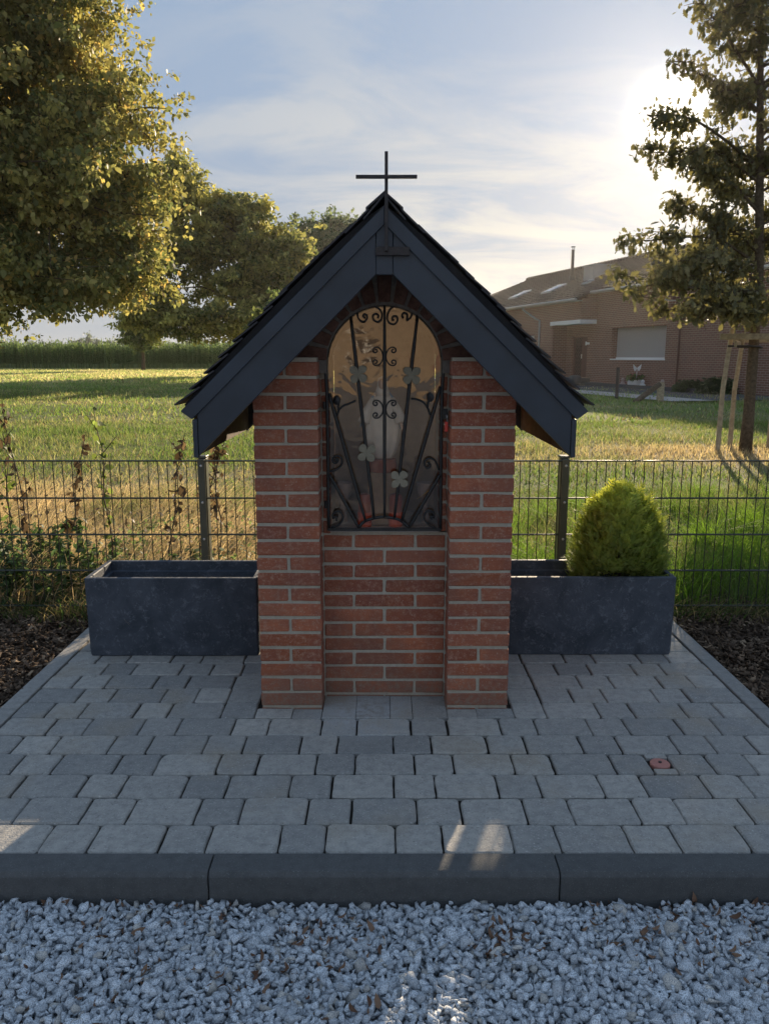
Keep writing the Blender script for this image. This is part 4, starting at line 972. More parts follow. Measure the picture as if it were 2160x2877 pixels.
def clump_points(blobs, dens, leaves, root, crad=(0.35, 0.6), inner=0.45):
    """branches radiate from the middle of each blob; small leaf clumps sit along their outer part, so the edge is ragged"""
    cen, rad, bid, lines = [], [], [], []; b = 0
    for bx_, by_, bz_, rx, ry, rz in blobs:
        k = max(8, int(dens * (rx * ry * rz) ** (2 / 3)))
        d = rng.normal(0, 1, (k, 3)); d /= np.linalg.norm(d, axis=1)[:, None]; c0 = np.array([bx_, by_, bz_])
        for j in range(k):
            tip = c0 + d[j] * np.array([rx, ry, rz]) * rng.uniform(0.72, 1.14); a = c0 + (tip - c0) * 0.12; lines.append((a, tip))
            L = np.linalg.norm(tip - c0); m = max(3, int(L * 1.5)); side = rng.normal(0, 1, 3); side[2] *= 0.4
            for q in np.linspace(inner, 1.0, m):
                taper = 1.0 - 0.45 * max(0, q - 0.6) / 0.4
                cen.append(c0 + (tip - c0) * q + side * 0.10 * L * (q - inner) + rng.normal(0, 0.16, 3) * taper); rad.append(rng.uniform(*crad) * taper); bid.append(b)
            b += 1
    cen = np.array(cen); rad = np.array(rad); bid = np.array(bid)
    wgt = rad ** 2; ids = rng.choice(len(cen), leaves, p=wgt / wgt.sum()); d = rng.normal(0, 1, (leaves, 3)); d /= np.linalg.norm(d, axis=1)[:, None]
    rr = rng.random(leaves) ** 0.42; P = cen[ids] + d * (rr * rad[ids])[:, None] * np.array([1.25, 1.25, 0.62])
    P[:, 2] -= 0.25 * (rr * rad[ids]) ** 2
    return P, cen, bid[ids], lines

def broad_tree(name, label, base, top, trunk_r, blobs, nclump, nleaf, lsize, pal, crad, nlimb=26, group=None, cat='tree', lean=(0, 0)):
    t = thing(name, label, cat, base, group)
    tops = Vector((base[0] + lean[0], base[1] + lean[1], top))
    trunk = [Vector(base) + (tops - Vector(base)) * k / 7 + Vector((math.sin(k * 1.3) * 0.12 * trunk_r * 3, math.cos(k * 1.7) * 0.1 * trunk_r * 3, 0)) * (k > 0) for k in range(8)]
    trunk[0].z -= 0.05
    link('trunk', smooth(MB().tube(trunk, [trunk_r * (1.25 if k == 0 else 1 - k / 9) for k in range(8)], 12).mesh('trunk')), M['bark'], t)
    P, cen, ids, lines = clump_points(blobs, nclump, nleaf, base, crad=crad)
    lim = MB()
    for i in rng.choice(len(cen), min(nlimb, len(cen)), replace=False):
        c = Vector(cen[i]); zt = max(base[2] + (tops.z - base[2]) * 0.28, min(c.z - 0.3 * math.hypot(c.x - base[0], c.y - base[1]) * 0.5, tops.z)); f = (zt - base[2]) / (tops.z - base[2])
        a = Vector(base) + (tops - Vector(base)) * f; m1 = a.lerp(c, 0.5) + Vector((0, 0, 0.12 * (c - a).length)); r0 = trunk_r * 0.32
        lim.tube([a, a.lerp(m1, .5) , m1, m1.lerp(c, .5), c], [r0, r0 * .8, r0 * .55, r0 * .35, r0 * .12], 6, False)
    for a, tip in lines:
        if random.random() < 0.6: a, tip = Vector(a), Vector(a).lerp(Vector(tip), 0.86); lim.tube([a, a.lerp(tip, .5) + Vector((0, 0, .05 * (tip - a).length)), tip], [trunk_r * 0.12, trunk_r * 0.07, trunk_r * 0.02], 4, False)
    link('limbs', smooth(lim.mesh('limbs')), M['bark'], t)
    n = len(P); cv = rng.random(ids.max() + 1)[ids][:, None]; g = np.clip(cv + rng.normal(0, 0.22, n)[:, None], 0, 1)
    tint = (np.array(pal[0]) * (1 - g) + np.array(pal[1]) * g) * np.exp(rng.normal(0, 0.15, n))[:, None]
    if len(pal) > 2:
        y_ = rng.random(n) < pal[3]; tint[y_] = np.array(pal[2])
    leaf_cloud('crown', P, lsize, tint, t); return t

# the big tree at the left edge: trunk outside the picture, crown overhanging the meadow
broad_tree('broadleaf_tree', 'huge broadleaf tree with golden lit foliage filling the left edge', (-15.6, 28, 0), 11.5, 0.42,
           [(-15.2, 28, 8.6, 7.6, 6.5, 6.2), (-10.6, 26.5, 6.2, 3.6, 3.6, 3.4), (-12.8, 25.5, 3.6, 5.2, 3.0, 1.7), (-12.3, 27, 11.6, 4.0, 3.2, 2.6), (-8.5, 27.5, 9.0, 2.2, 2.0, 1.7), (-8.6, 27.5, 7.2, 2.0, 2.0, 1.6), (-10.4, 27.5, 10.9, 2.6, 2.0, 1.4), (-10.2, 25.6, 3.3, 2.2, 1.8, 1.0), (-14.4, 24.6, 5.2, 4.0, 2.0, 3.0), (-8.9, 27.5, 5.2, 2.2, 2.0, 2.2), (-7.9, 26.8, 3.9, 1.6, 1.5, 1.2), (-10.2, 28, 13.0, 3.0, 2.4, 2.2)],
           7.0, 235000, 0.142, ((0.12, 0.14, 0.06), (0.38, 0.325, 0.125), (0.54, 0.38, 0.14), 0.07), (0.36, 0.72), 40)
broad_tree('broadleaf_tree', 'mid sized spreading tree behind the left roof slope', (-8.4, 50, 0), 8.2, 0.28,
           [(-8.6, 50, 7.0, 4.2, 3.6, 3.6), (-11.4, 49, 9.2, 2.2, 2.4, 3.4), (-6.4, 49.5, 5.4, 2.5, 2.4, 3.0), (-9.0, 48, 3.6, 4.6, 2.4, 1.5), (-12.2, 48.5, 11.4, 1.3, 1.4, 1.7), (-9.2, 49, 9.9, 1.5, 1.4, 1.2), (-7.4, 49, 9.4, 1.3, 1.4, 1.1), (-5.4, 49, 7.4, 1.3, 1.4, 1.6), (-13.8, 48.5, 6.0, 2.2, 2.0, 3.0), (-13.2, 48.5, 10.4, 1.3, 1.3, 1.6), (-13.0, 48, 3.4, 2.8, 1.8, 1.2), (-5.6, 48.5, 3.6, 2.6, 2.0, 1.6)],
           8, 90000, 0.19, ((0.11, 0.135, 0.06), (0.42, 0.37, 0.13), (0.5, 0.44, 0.16), 0.05), (0.38, 0.72), 26)
broad_tree('broadleaf_tree', 'dark rounded tree standing farthest away behind the roof', (-4.8, 74, 0), 11, 0.35,
           [(-5.0, 74, 10.2, 4.4, 3.6, 4.2), (-7.4, 74, 11.6, 2.0, 2.0, 2.0), (-4.2, 74, 12.2, 2.6, 2.0, 2.2)],
           7, 21000, 0.26, ((0.08, 0.11, 0.07), (0.15, 0.18, 0.10)), (0.45, 0.85), 20)
broad_tree('young_tree', 'young roundish tree standing in front of the maize at the left', (-22.9, 77, 0), 7.0, 0.17,
           [(-22.9, 77, 4.6, 2.3, 2.0, 2.9), (-22.9, 77, 2.9, 2.4, 2.1, 1.2)], 8, 11000, 0.2, ((0.08, 0.11, 0.04), (0.19, 0.21, 0.07)), (0.4, 0.7), 14)
for hx_, hy_, hr_, lb_ in ((-4.3, 43, 2.7, 'low spreading tree hidden behind the left half of the chapel roof'), (-0.9, 44, 2.5, 'low spreading tree hidden behind the middle of the chapel')):
    broad_tree('low_tree', lb_, (hx_, hy_, 0), 3.2, 0.14, [(hx_, hy_, 3.2, hr_, 2.2, 1.5)], 8, 6500, 0.24, ((0.09, 0.12, 0.05), (0.2, 0.22, 0.08)), (0.4, 0.7), 10, group='low trees hidden behind the chapel')

# ---- young oak at the right, with its stakes
def oak():
    bx_, by_ = 5.27, 11.62
    t = thing('young_oak', 'young oak with lobed leaves and a straight trunk at the right edge', 'tree', (bx_, by_, 0))
    tr = [(5.27, 11.62, -0.05), (5.275, 11.62, 0.5), (5.26, 11.62, 1.56), (5.24, 11.62, 2.6), (5.14, 11.62, 3.8), (5.04, 11.62, 5.0), (4.93, 11.62, 6.2), (4.90, 11.62, 7.6)]
    rr_ = [0.096, 0.078, 0.068, 0.060, 0.054, 0.042, 0.030, 0.010]
    link('trunk', smooth(MB().tube(tr, rr_, 14).mesh('trunk')), M['bark'], t)
    def tp(z): zs = [p[2] for p in tr]; return np.array([np.interp(z, zs, [p[0] for p in tr]), 11.62, z])
    br = MB(); leafP = []; tw = []
    def branch(a, b, r, n, sag=0.06):
        a, b = np.array(a, float), np.array(b, float); L = np.linalg.norm(b - a); m = (a + b) / 2 + np.array([0, 0, sag * L]) + rng.normal(0, 0.04 * L, 3)
        pts = spline([a, m, b], 4); br.tube(pts, list(np.linspace(r, r * 0.3, len(pts))), 5, False); return pts
    def twigs(pts, n, spread, dens):
        for _ in range(n):
            s = random.uniform(0.30, 1.0); p = pts[int(s * (len(pts) - 1))]; d = rng.normal(0, 1, 3); d[2] = abs(d[2]) * 0.4 - 0.1; d /= np.linalg.norm(d); L = random.uniform(0.4, 1.0) * spread
            q = p + d * L; br.tube([p, (p + q) / 2 + rng.normal(0, .02, 3), q], [0.007, 0.005, 0.0025], 4, False)
            k = int(dens * 0.72 * (0.5 + L)); tt = rng.random(k) ** 0.7
            leafP.append(p + (q - p) * tt[:, None] + rng.normal(0, 0.062, (k, 3)))
    # limbs whose tips are seen against the sky
    for zr, tip, dens in ((4.9, (3.95, 11.3, 5.95), 20), (4.6, (3.75, 11.4, 5.15), 22), (3.9, (3.42, 11.2, 4.45), 24), (3.7, (3.72, 11.9, 4.15), 30), (3.3, (3.85, 11.2, 3.85), 32), (3.0, (4.0, 11.6, 3.35), 32),
                         (2.6, (3.55, 11.2, 2.88), 34), (2.3, (3.50, 11.5, 2.30), 32), (2.2, (4.0, 10.9, 2.25), 34), (2.1, (4.55, 11.0, 2.15), 34), (2.0, (3.9, 11.3, 1.98), 34), (1.95, (4.25, 10.9, 1.98), 28), (1.9, (4.75, 10.9, 1.92), 26), (2.1, (3.62, 12.0, 2.45), 32), (2.4, (3.9, 11.0, 2.6), 34), (2.7, (4.1, 12.3, 2.8), 32)):
        pts = branch(tp(zr), tip, 0.024, 1); twigs(pts, 15, 0.30, dens)
        for q in pts[4::2]:                    # side shoots
            d = rng.normal(0, 1, 3); d[2] *= 0.4; d /= np.linalg.norm(d); twigs(branch(q, q + d * random.uniform(0.3, 0.55), 0.01, 1), 7, 0.24, dens)
    for i in range(50):
        z = random.uniform(1.95, 6.9); a = random.uniform(-1.9, 1.9) if i % 3 else random.uniform(0, 6.28); L = (1.75 - 0.13 * (z - 2)) * random.uniform(0.55, 1.0)
        if math.cos(a) < -0.3: L *= 0.55
        p = tp(z); tip = p + np.array([math.cos(a) * L, math.sin(a) * L, L * 0.35])
        pts = branch(p, tip, 0.02, 1); twigs(pts, 12, 0.38, 26)
        for q in pts[4::3]:
            d = rng.normal(0, 1, 3); d[2] *= 0.4; d /= np.linalg.norm(d); twigs(branch(q, q + d * 0.4, 0.009, 1), 4, 0.25, 26)
    link('branches', smooth(br.mesh('branches')), M['bark'], t)
    P = np.concatenate(leafP); n = len(P)
    half = [(0.05, 0.0), (0.07, 0.16), (0.22, 0.26), (0.12, 0.36), (0.32, 0.50), (0.17, 0.60), (0.30, 0.76), (0.14, 0.84)]
    L_ = [(0, 0, 0)] + [(x, z, 0.12 * x) for x, z in half] + [(0, 1.0, 0)] + [(-x, z, 0.12 * x) for x, z in half[::-1]]
    T = np.array([(0, 0.5, -0.03)] + L_, float); m_ = len(L_); TF = np.array([(0, i + 1, (i + 1) % m_ + 1) for i in range(m_)])
    g = rng.random(n)[:, None]; tint = (np.array([0.085, 0.085, 0.045]) * (1 - g) + np.array([0.20, 0.17, 0.075]) * g)
    low = P[:, 2] < 2.9; tint[low] *= 1.15
    leaf_cloud('crown', P, np.full(n, 0.080), tint, t, 'oakleaf', T, TF, -0.9)
oak()

sk = thing('tree_stakes', 'round wooden stakes and cross bars framing the young oak trunk', 'tree stakes', (5.27, 11.62, 0))
SP = [(4.845, 11.57, 1.74), (5.215, 12.03, 1.70), (5.78, 11.98, 1.72), (5.80, 11.30, 1.70)]
for x, y, h_ in SP:
    link('stake', smooth(MB().tube([(x, y, -0.1), (x + 0.004, y, h_ * 0.5), (x + 0.07, y, h_)], [0.035, 0.034, 0.032], 12).mesh('stake'), 50), M['stake'], sk)
for (x0, y0), (x1, y1), z in (((4.72, 11.50), (5.95, 11.235), 1.63), ((4.93, 11.46), (5.30, 12.14), 1.53), ((5.16, 12.085), (5.90, 12.035), 1.60), ((5.86, 11.20), (5.845, 12.12), 1.52)):
    a = Vector((x0, y0, z)); b = Vector((x1, y1, z)); d = (b - a) / 2; nrm = Vector((-d.y, d.x, 0)).normalized()
    link('cross_bar', bevel(MB().obox((a + b) / 2, d, nrm * 0.018, (0, 0, 0.042)).mesh('cross_bar'), 0.012, 2), M['stake'], sk)
link('tie_band', smooth(MB().tube([(4.85, 11.52, 1.50), (5.15, 11.50, 1.50), (5.30, 11.515, 1.49), (5.37, 11.60, 1.48), (5.30, 11.73, 1.49), (5.14, 11.60, 1.49), (5.0, 11.55, 1.49)], 0.016, 6).mesh('tie_band')), M['rust'], sk)

# ------------------------------------------------------------------ maize and the far edge of the fields
def maize():
    V, F = [], []
    def strip(pts, ws):
        k = len(V)
        for (x, y, z), w_ in zip(pts, ws): V.extend([(x, y - w_, z), (x, y + w_, z)]) if abs(pts[-1][0] - pts[0][0]) > 0.05 else V.extend([(x - w_, y, z), (x + w_, y, z)])
        for i in range(len(pts) - 1): F.append((k + 2 * i, k + 2 * i + 1, k + 2 * i + 3, k + 2 * i + 2))
    strip([(0, 0, 0), (0, 0, 2.3)], [0.022, 0.012]); strip([(0, 0, 2.25), (0.0, 0, 2.62)], [0.05, 0.01])
    for i in range(11):
        z = 0.55 + i * 0.17; s = 1 if i % 2 else -1; L = 0.55 + 0.12 * math.sin(i * 2.1)
        strip([(0, 0, z), (s * L * 0.4, 0.05, z + 0.30), (s * L * 0.75, 0.08, z + 0.30), (s * L, 0.1, z + 0.05)], [0.03, 0.045, 0.04, 0.006])
    T = np.array(V, float); TF = np.array(F)
    P = []
    for r in range(9):
        xs_ = np.arange(-64, -2 + r * 0.3, 0.17 if r < 3 else 0.30); P.append(np.column_stack([xs_ + rng.normal(0, 0.04, len(xs_)), 88.2 + r * 0.75 + rng.normal(0, 0.06, len(xs_)), np.full(len(xs_), -0.03)]))
    P = np.concatenate(P); n = len(P); Rm = rots(rng.uniform(0, 6.28, n), rng.normal(0, 0.05, n), rng.normal(0, 0.05, n))
    S = np.exp(rng.normal(0, 0.09, n)); tint = np.array([0.15, 0.20, 0.085]) * np.exp(rng.normal(0, 0.2, n))[:, None]
    tag(link('maize', scatter('maize', T, TF, P, Rm, S, tint), M['grass']), 'dense front rows of tall green maize behind the meadow', 'maize', kind='stuff')
    # the rest of the field seen as a rough green top
    xs_, ys_ = np.linspace(-140, 60, 160), np.linspace(95, 330, 60); X, Y = np.meshgrid(xs_, ys_); Z = 2.15 + rng.uniform(-0.25, 0.3, X.shape)
    Z[0] = 0; i_ = (np.arange(59)[:, None] * 160 + np.arange(159)[None]).ravel(); tt = np.array([0.22, 0.26, 0.12]) * np.exp(rng.normal(0, 0.25, X.size))[:, None]
    me = npmesh('maize_field', np.stack([X, Y, Z], -1).reshape(-1, 3), np.stack([i_, i_ + 1, i_ + 161, i_ + 160], 1), tt)
    tag(link('maize_field', me, M['grass']), 'pale green tops of the maize field stretching away', 'maize', kind='stuff')
maize()
# distant wood: one mass
blobs = []
for i in range(170):
    x = -330 + i * 3.1 + random.uniform(-1.5, 1.5); hh = 7.6 + 2.6 * vnoise(np.array([x * .05]), np.array([0.0]), 1.0, 4)[0] + random.uniform(0, 1.5) + (3.5 if random.random() < 0.06 else 0)
    blobs.append((x, 405 + random.uniform(-8, 8), hh * 0.5, random.uniform(1.8, 3.4), 2.5, hh * 0.55))
P, cen, ids, lines = clump_points(blobs, 5, 42000, None, (0.8, 1.5))
P[:, 2] = np.maximum(P[:, 2], 0.1); n = len(P)
Rm = rots(rng.uniform(0, 6.28, n), rng.normal(0, 0.9, n), rng.normal(0, 0.9, n))
tag(link('distant_wood', scatter('distant_wood', LT, LF, P, Rm, np.full(n, 1.2), np.array([0.14, 0.165, 0.15]) * np.exp(rng.normal(0, 0.18, n))[:, None]), M['leaf']), 'low hazy belt of woodland on the horizon beyond the maize', 'wood', kind='stuff')

# ------------------------------------------------------------------ the house on the right
A = (9.778, 38.887); HR = math.atan2(0.96232, -0.27192)
hs_ = thing('brick_bungalow', 'long low brown brick house with tiled roof, skylights and white porch canopy', 'house', (A[0], A[1], 0), rz=HR)
def hobj(name, mb, m, parent=hs_, bv=0): 
    me = mb.mesh(name) if isinstance(mb, MB) else mb
    if bv: bevel(me, bv)
    return link(name, me, M[m], parent, (0, 0, 0), local=True)
def house_brick():
    m, t, b = mat('brown facing brick', 0.85, 0.2)
    v = coords(t); sp = t.add('ShaderNodeSeparateXYZ', {0: v})
    uv = t.add('ShaderNodeCombineXYZ', {0: t.m('ADD', sp.outputs[0], sp.outputs[1]), 1: sp.outputs[2], 2: 0.0}).outputs[0]
    bt = t.add('ShaderNodeTexBrick', {'Vector': uv, 'Color1': (0.22, 0.100, 0.072, 1), 'Color2': (0.17, 0.080, 0.058, 1), 'Mortar': (0.36, 0.30, 0.25, 1), 'Scale': 1.0, 'Mortar Size': 0.009, 'Brick Width': 0.25, 'Row Height': 0.0833, 'Mortar Smooth': 0.3})
    n = t.noise(v, 1.2, 4, 0.6); c = t.mix(t.ramp(n, [(0.3, 0.0), (0.8, 0.35)]), bt.outputs[0], (0.15, 0.10, 0.08)); t.l.new(c, b.inputs['Base Color'])
    bump(t, b, bt.outputs['Fac'], -0.4, 0.01); return m
def house_roof():
    m, t, b = mat('brown interlocking roof tile', 0.9, 0.12)
    v = coords(t); sp = t.add('ShaderNodeSeparateXYZ', {0: v}); 
    wx = t.m('SINE', t.m('MULTIPLY', sp.outputs[0], 2 * PI / 0.30)); n = t.noise(v, 6, 4, 0.6)
    c = t.mix(n, (0.040, 0.036, 0.035), (0.075, 0.064, 0.058)); t.l.new(c, b.inputs['Base Color']); bump(t, b, wx, 0.5, 0.03); return m
M['hbrick'] = house_brick(); M['hroof'] = house_roof()
M['white'] = simple('white painted metal', (0.72, 0.73, 0.74), 0.5, 0.4, var=0.04)
M['shutter'] = simple('grey roller shutter', (0.36, 0.34, 0.33), 0.6, 0.3, var=0.06)
M['zinc'] = simple('grey zinc', (0.30, 0.31, 0.32), 0.45, 0.5, var=0.1)
M['door'] = simple('dark red brown door', (0.095, 0.036, 0.028), 0.5, 0.4, var=0.2, scale=10)
M['hglass'] = simple('dark leaded glass', (0.05, 0.045, 0.045), 0.15, 0.6, var=0.5, scale=9)
M['skyglass'] = simple('pale skylight glass', (0.12, 0.13, 0.15), 0.06, 1.0, var=0.05, bmp=0)
M['dark_edge'] = simple('dark stone edging', (0.075, 0.08, 0.085), 0.8, 0.2)
# walls: right wing (w 0) and the projecting left wing (w 0.8), window openings left free
def wall_with_holes(x0, x1, z0, z1, y0, y1, holes):
    mb = MB(); xs_ = sorted({x0, x1} | {h[0] for h in holes} | {h[1] for h in holes}); zs_ = sorted({z0, z1} | {h[2] for h in holes} | {h[3] for h in holes})
    for xa, xb in zip(xs_, xs_[1:]):
        for za, zb_ in zip(zs_, zs_[1:]):
            if not any(h[0] <= xa and xb <= h[1] and h[2] <= za and zb_ <= h[3] for h in holes): mb.box(xa, xb, y0, y1, za, zb_)
    return mb
rw = wall_with_holes(-13.0, 2.4, -0.2, 4.36, -0.35, 0.0, [(-6.0, -1.95, 1.22, 2.60), (0.22, 1.75, 0.33, 2.30)])
hobj('wall', rw, 'hbrick')
lw = wall_with_holes(2.4, 15.5, -0.2, 3.98, 0.45, 0.8, [(4.28, 5.4, 1.88, 2.43)])
lw.box(-0.52, 2.398, 0.452, 0.8, 3.04, 3.98); lw.box(-0.52, -0.27, 0.003, 0.45, 3.04, 4.2); lw.box(2.402, 2.65, 0.0, 0.448, -0.2, 3.98)
hobj('wall', lw, 'hbrick')
hobj('wall', MB().box(-13, 15.4, -9.0, -8.7, -0.2, 4.2).box(15.2, 15.5, -8.7, 0.45, -0.2, 3.98).box(-13, -12.7, -8.7, -0.36, -0.2, 4.36), 'hbrick')
# roof: one plane from the ridge (w -4.5, z 6.45) to the eaves, hipped at the far end
rz_, rs_ = 6.42, 0.43
def zr(w_): return rz_ - rs_ * (w_ + 4.5)
def slope_part(x0, x1, w0, w1, th=0.09):
    return MB().add([(x0, w0, zr(w0)), (x1, w0, zr(w0)), (x1, w1, zr(w1)), (x0, w1, zr(w1)), (x0, w0, zr(w0) - th), (x1, w0, zr(w0) - th), (x1, w1, zr(w1) - th), (x0, w1, zr(w1) - th)],
                    [(0, 1, 2, 3), (7, 6, 5, 4), (0, 4, 5, 1), (1, 5, 6, 2), (2, 6, 7, 3), (3, 7, 4, 0)])
# tile rows: each row of the near slope is a course stepping up by a tile's thickness
roof = link('roof', MB().add([(-13.5, -4.5, zr(-4.5) - 0.09), (11.7 + 4.5, -4.5, zr(-4.5) - 0.09), (16.4, 1.12, zr(1.12) - 0.09), (-0.62, 1.12, zr(1.12) - 0.09), (-0.62, 0.35, zr(.35) - 0.09), (-13.5, 0.35, zr(.35) - 0.09)], [(0, 1, 2, 3, 4, 5)])
            .add([(-13.5, -4.5, rz_ - .09), (16.2, -4.5, rz_ - .09), (16.4, -9.4, rz_ - .09 - rs_ * 4.9), (-13.5, -9.4, rz_ - .09 - rs_ * 4.9)], [(0, 1, 2, 3)]).mesh('roof'), M['hroof'], hs_, (0, 0, 0), local=True)
row = 0
w_ = -4.5; dw = 0.31
while w_ < 1.12:
    w1_ = min(w_ + dw + 0.02, 1.14); x1_ = 16.2; x0_ = -13.5 if w1_ <= 0.40 else -0.62
    lift = 0.045
    mb = MB().add([(x0_, w_, zr(w_) - 0.005), (x1_, w_, zr(w_) - 0.005), (x1_, w1_, zr(w1_) + lift), (x0_, w1_, zr(w1_) + lift), (x0_, w1_, zr(w1_) - 0.04), (x1_, w1_, zr(w1_) - 0.04)], [(0, 1, 2, 3), (3, 2, 5, 4)])
    link('tile_course', mb.mesh('tile_course'), M['hroof'], roof, (0, 0, 0), local=True); w_ += dw
rid = MB()
x = -13.5
while x < 16.2: rid.tube([(x, -4.5, rz_ + 0.03), (x + 0.36, -4.5, rz_ + 0.015)], [0.13, 0.11], 8); x += 0.34
link('ridge_tiles', smooth(rid.mesh('ridge_tiles'), 50), M['hroof'], roof, (0, 0, 0), local=True)
# far hip as a sloping end
link('hip_end', MB().add([(16.15, -4.5, rz_), (19.4, 1.1, zr(1.1)), (19.4, -9.4, rz_ - rs_ * 4.9), (16.15, 1.12, zr(1.12))], [(0, 3, 1), (0, 1, 2)]).mesh('hip_end'), M['hroof'], roof, (0, 0, 0), local=True)
hobj('eave_soffit', MB().box(-0.6, 16.0, 0.82, 1.10, 3.86, 3.90).box(-13.4, 0.40, 0.02, 0.34, 4.22, 4.25), 'zinc')
gut = MB().tube([(-0.62, 1.19, 3.93), (16.1, 1.19, 3.93)], 0.065, 8).tube([(-13.5, 0.42, 4.26), (-0.6, 0.42, 4.26)], 0.06, 8)
hobj('gutter', gut, 'zinc')
dpp = MB().tube([(5.0, 1.15, 3.9), (5.0, 1.15, 3.75), (4.0, 0.9, 3.25), (3.6, 0.87, 3.15), (3.57, 0.87, 0.2)], 0.05, 8); hobj('downpipe', smooth(dpp.mesh('downpipe')), 'zinc')
hobj('downpipe', smooth(MB().tube([(-6.95, 0.06, 4.2), (-6.95, 0.06, 0.1)], 0.04, 8).mesh('downpipe')), 'door')
# canopy
hobj('porch_canopy', MB().box(-0.50, 2.45, 0.805, 0.86, 2.84, 3.03).box(-0.56, -0.502, 0.0, 0.86, 2.84, 3.03).box(-0.50, 2.45, 0.0, 0.80, 2.86, 3.0), 'white', bv=0.004)
hobj('porch_wall', MB().box(2.25, 2.399, 0.0, 0.78, -0.2, 2.84), 'hbrick')
hobj('step', MB().box(-1.4, 2.6, 0.004, 1.2, -0.2, 0.14).box(-0.2, 2.24, 0.006, 0.8, 0.1402, 0.32), 'dark_edge', bv=0.01)
# door
dr = hobj('door', MB().box(0.24, 0.92, -0.17, -0.12, 0.335, 2.28).box(1.62, 1.74, -0.17, -0.12, 0.335, 2.28).box(0.24, 1.74, -0.20, -0.171, 0.335, 2.28), 'door')
gp = MB().box(0.94, 1.60, -0.165, -0.135, 0.40, 2.22); link('pane', gp.mesh('pane'), M['hglass'], dr, (0, 0, 0), local=True)
ld = MB()
for i in range(9):
    for j in range(3):
        cx, cz = 1.05 + j * 0.22, 0.52 + i * 0.2
        ld.tube([(cx, -0.128, cz - 0.09), (cx + 0.09, -0.128, cz), (cx, -0.128, cz + 0.09), (cx - 0.09, -0.128, cz), (cx, -0.128, cz - 0.09)], 0.012, 4, False)
link('lattice', ld.mesh('lattice'), M['door'], dr, (0, 0, 0), local=True)
link('handle', MB().tube([(0.86, -0.10, 1.25), (0.86, -0.08, 1.25), (0.86, -0.08, 1.45)], 0.02, 6).mesh('handle'), M['steel'], dr, (0, 0, 0), local=True)
hobj('wall_lamp', MB().box(0.0, 0.16, 0.002, 0.14, 1.90, 2.0).box(0.03, 0.13, 0.142, 0.16, 1.86, 2.04), 'white', bv=0.008)
# big window with closed roller shutter made of slats
wn = hobj('window', MB().box(-5.99, -1.96, -0.30, -0.27, 1.23, 2.59), 'shutter')
z = 1.31; slat = None
while z < 2.58:
    if slat is None: slat = MB().box(-5.97, -1.98, -0.268, -0.245, 0, 0.043).mesh('slat'); bevel(slat, 0.008)
    link('slat', slat, M['shutter'], wn, (0, 0, z), local=True); z += 0.0475
link('sill', MB().box(-6.03, -1.93, -0.24, 0.05, 1.19, 1.235).box(-5.98, -1.97, -0.262, -0.232, 1.237, 1.30).mesh('sill'), M['white'], wn, (0, 0, 0), local=True)
w2 = hobj('window', MB().box(4.29, 5.39, 0.60, 0.64, 1.89, 2.42), 'white')
link('pane', MB().box(4.36, 5.32, 0.641, 0.65, 1.95, 2.37).mesh('pane'), M['white'], w2, (0, 0, 0), local=True)
# skylights
def skylight(x0, x1, w0, w1):
    n_z = 0.09
    def q(x, w_, d): return (x, w_, zr(w_) + d)
    fr = MB()
    fr.add([q(x0, w0, 0), q(x1, w0, 0), q(x1, w1, 0), q(x0, w1, 0), q(x0, w0, n_z), q(x1, w0, n_z), q(x1, w1, n_z), q(x0, w1, n_z)], [(0, 1, 2, 3), (7, 6, 5, 4), (0, 4, 5, 1), (1, 5, 6, 2), (2, 6, 7, 3), (3, 7, 4, 0)])
    f = hobj('skylight', fr, 'zinc'); g = n_z + 0.012
    e = 0.08; link('pane', MB().add([q(x0 + e, w0 + e, g), q(x1 - e, w0 + e, g), q(x1 - e, w1 - e, g), q(x0 + e, w1 - e, g)], [(0, 1, 2, 3)]).mesh('pane'), M['skyglass'], f, (0, 0, 0), local=True)
    link('frame', MB().add([q(x0, w0, g), q(x1, w0, g), q(x1, w0 + e * 0.9, g), q(x0, w0 + e * 0.9, g)], [(0, 1, 2, 3)]).mesh('frame'), M['white'], f, (0, 0, 0), local=True)
skylight(9.2, 10.3, -1.35, -0.35); skylight(5.0, 6.05, -1.35, -0.35); skylight(2.0, 2.6, -1.25, -0.85)
# flue and chimney
fl = hobj('flue_pipe', smooth(MB().tube([(6.05, -2.2, 5.40), (6.05, -2.2, 5.62), (6.05, -2.2, 5.7)], [0.17, 0.15, 0.10], 12).tube([(6.05, -2.2, 5.66), (6.05, -2.2, 7.0)], 0.085, 12).mesh('flue_pipe'), 40), 'iron')
link('cowl', MB().tube([(6.05, -2.2, 7.0), (6.05, -2.2, 7.03)], 0.10, 12).tube([(6.05, -2.2, 7.16), (6.05, -2.2, 7.20), (6.05, -2.2, 7.21)], [0.13, 0.12, 0.02], 12).tube([(6.0, -2.2, 7.02), (5.96, -2.2, 7.17)], 0.01, 4).tube([(6.1, -2.2, 7.02), (6.14, -2.2, 7.17)], 0.01, 4).tube([(6.05, -2.28, 7.02), (6.05, -2.30, 7.17)], 0.01, 4).mesh('cowl'), M['iron'], fl, (0, 0, 0), local=True)
cm_ = hobj('chimney', MB().box(2.75, 3.75, -2.55, -1.6, 4.9, 5.88), 'shutter', bv=0.01)
link('chimney_cap', MB().box(2.70, 3.80, -2.60, -1.55, 5.8805, 5.94).mesh('chimney_cap'), M['zinc'], cm_, (0, 0, 0), local=True)
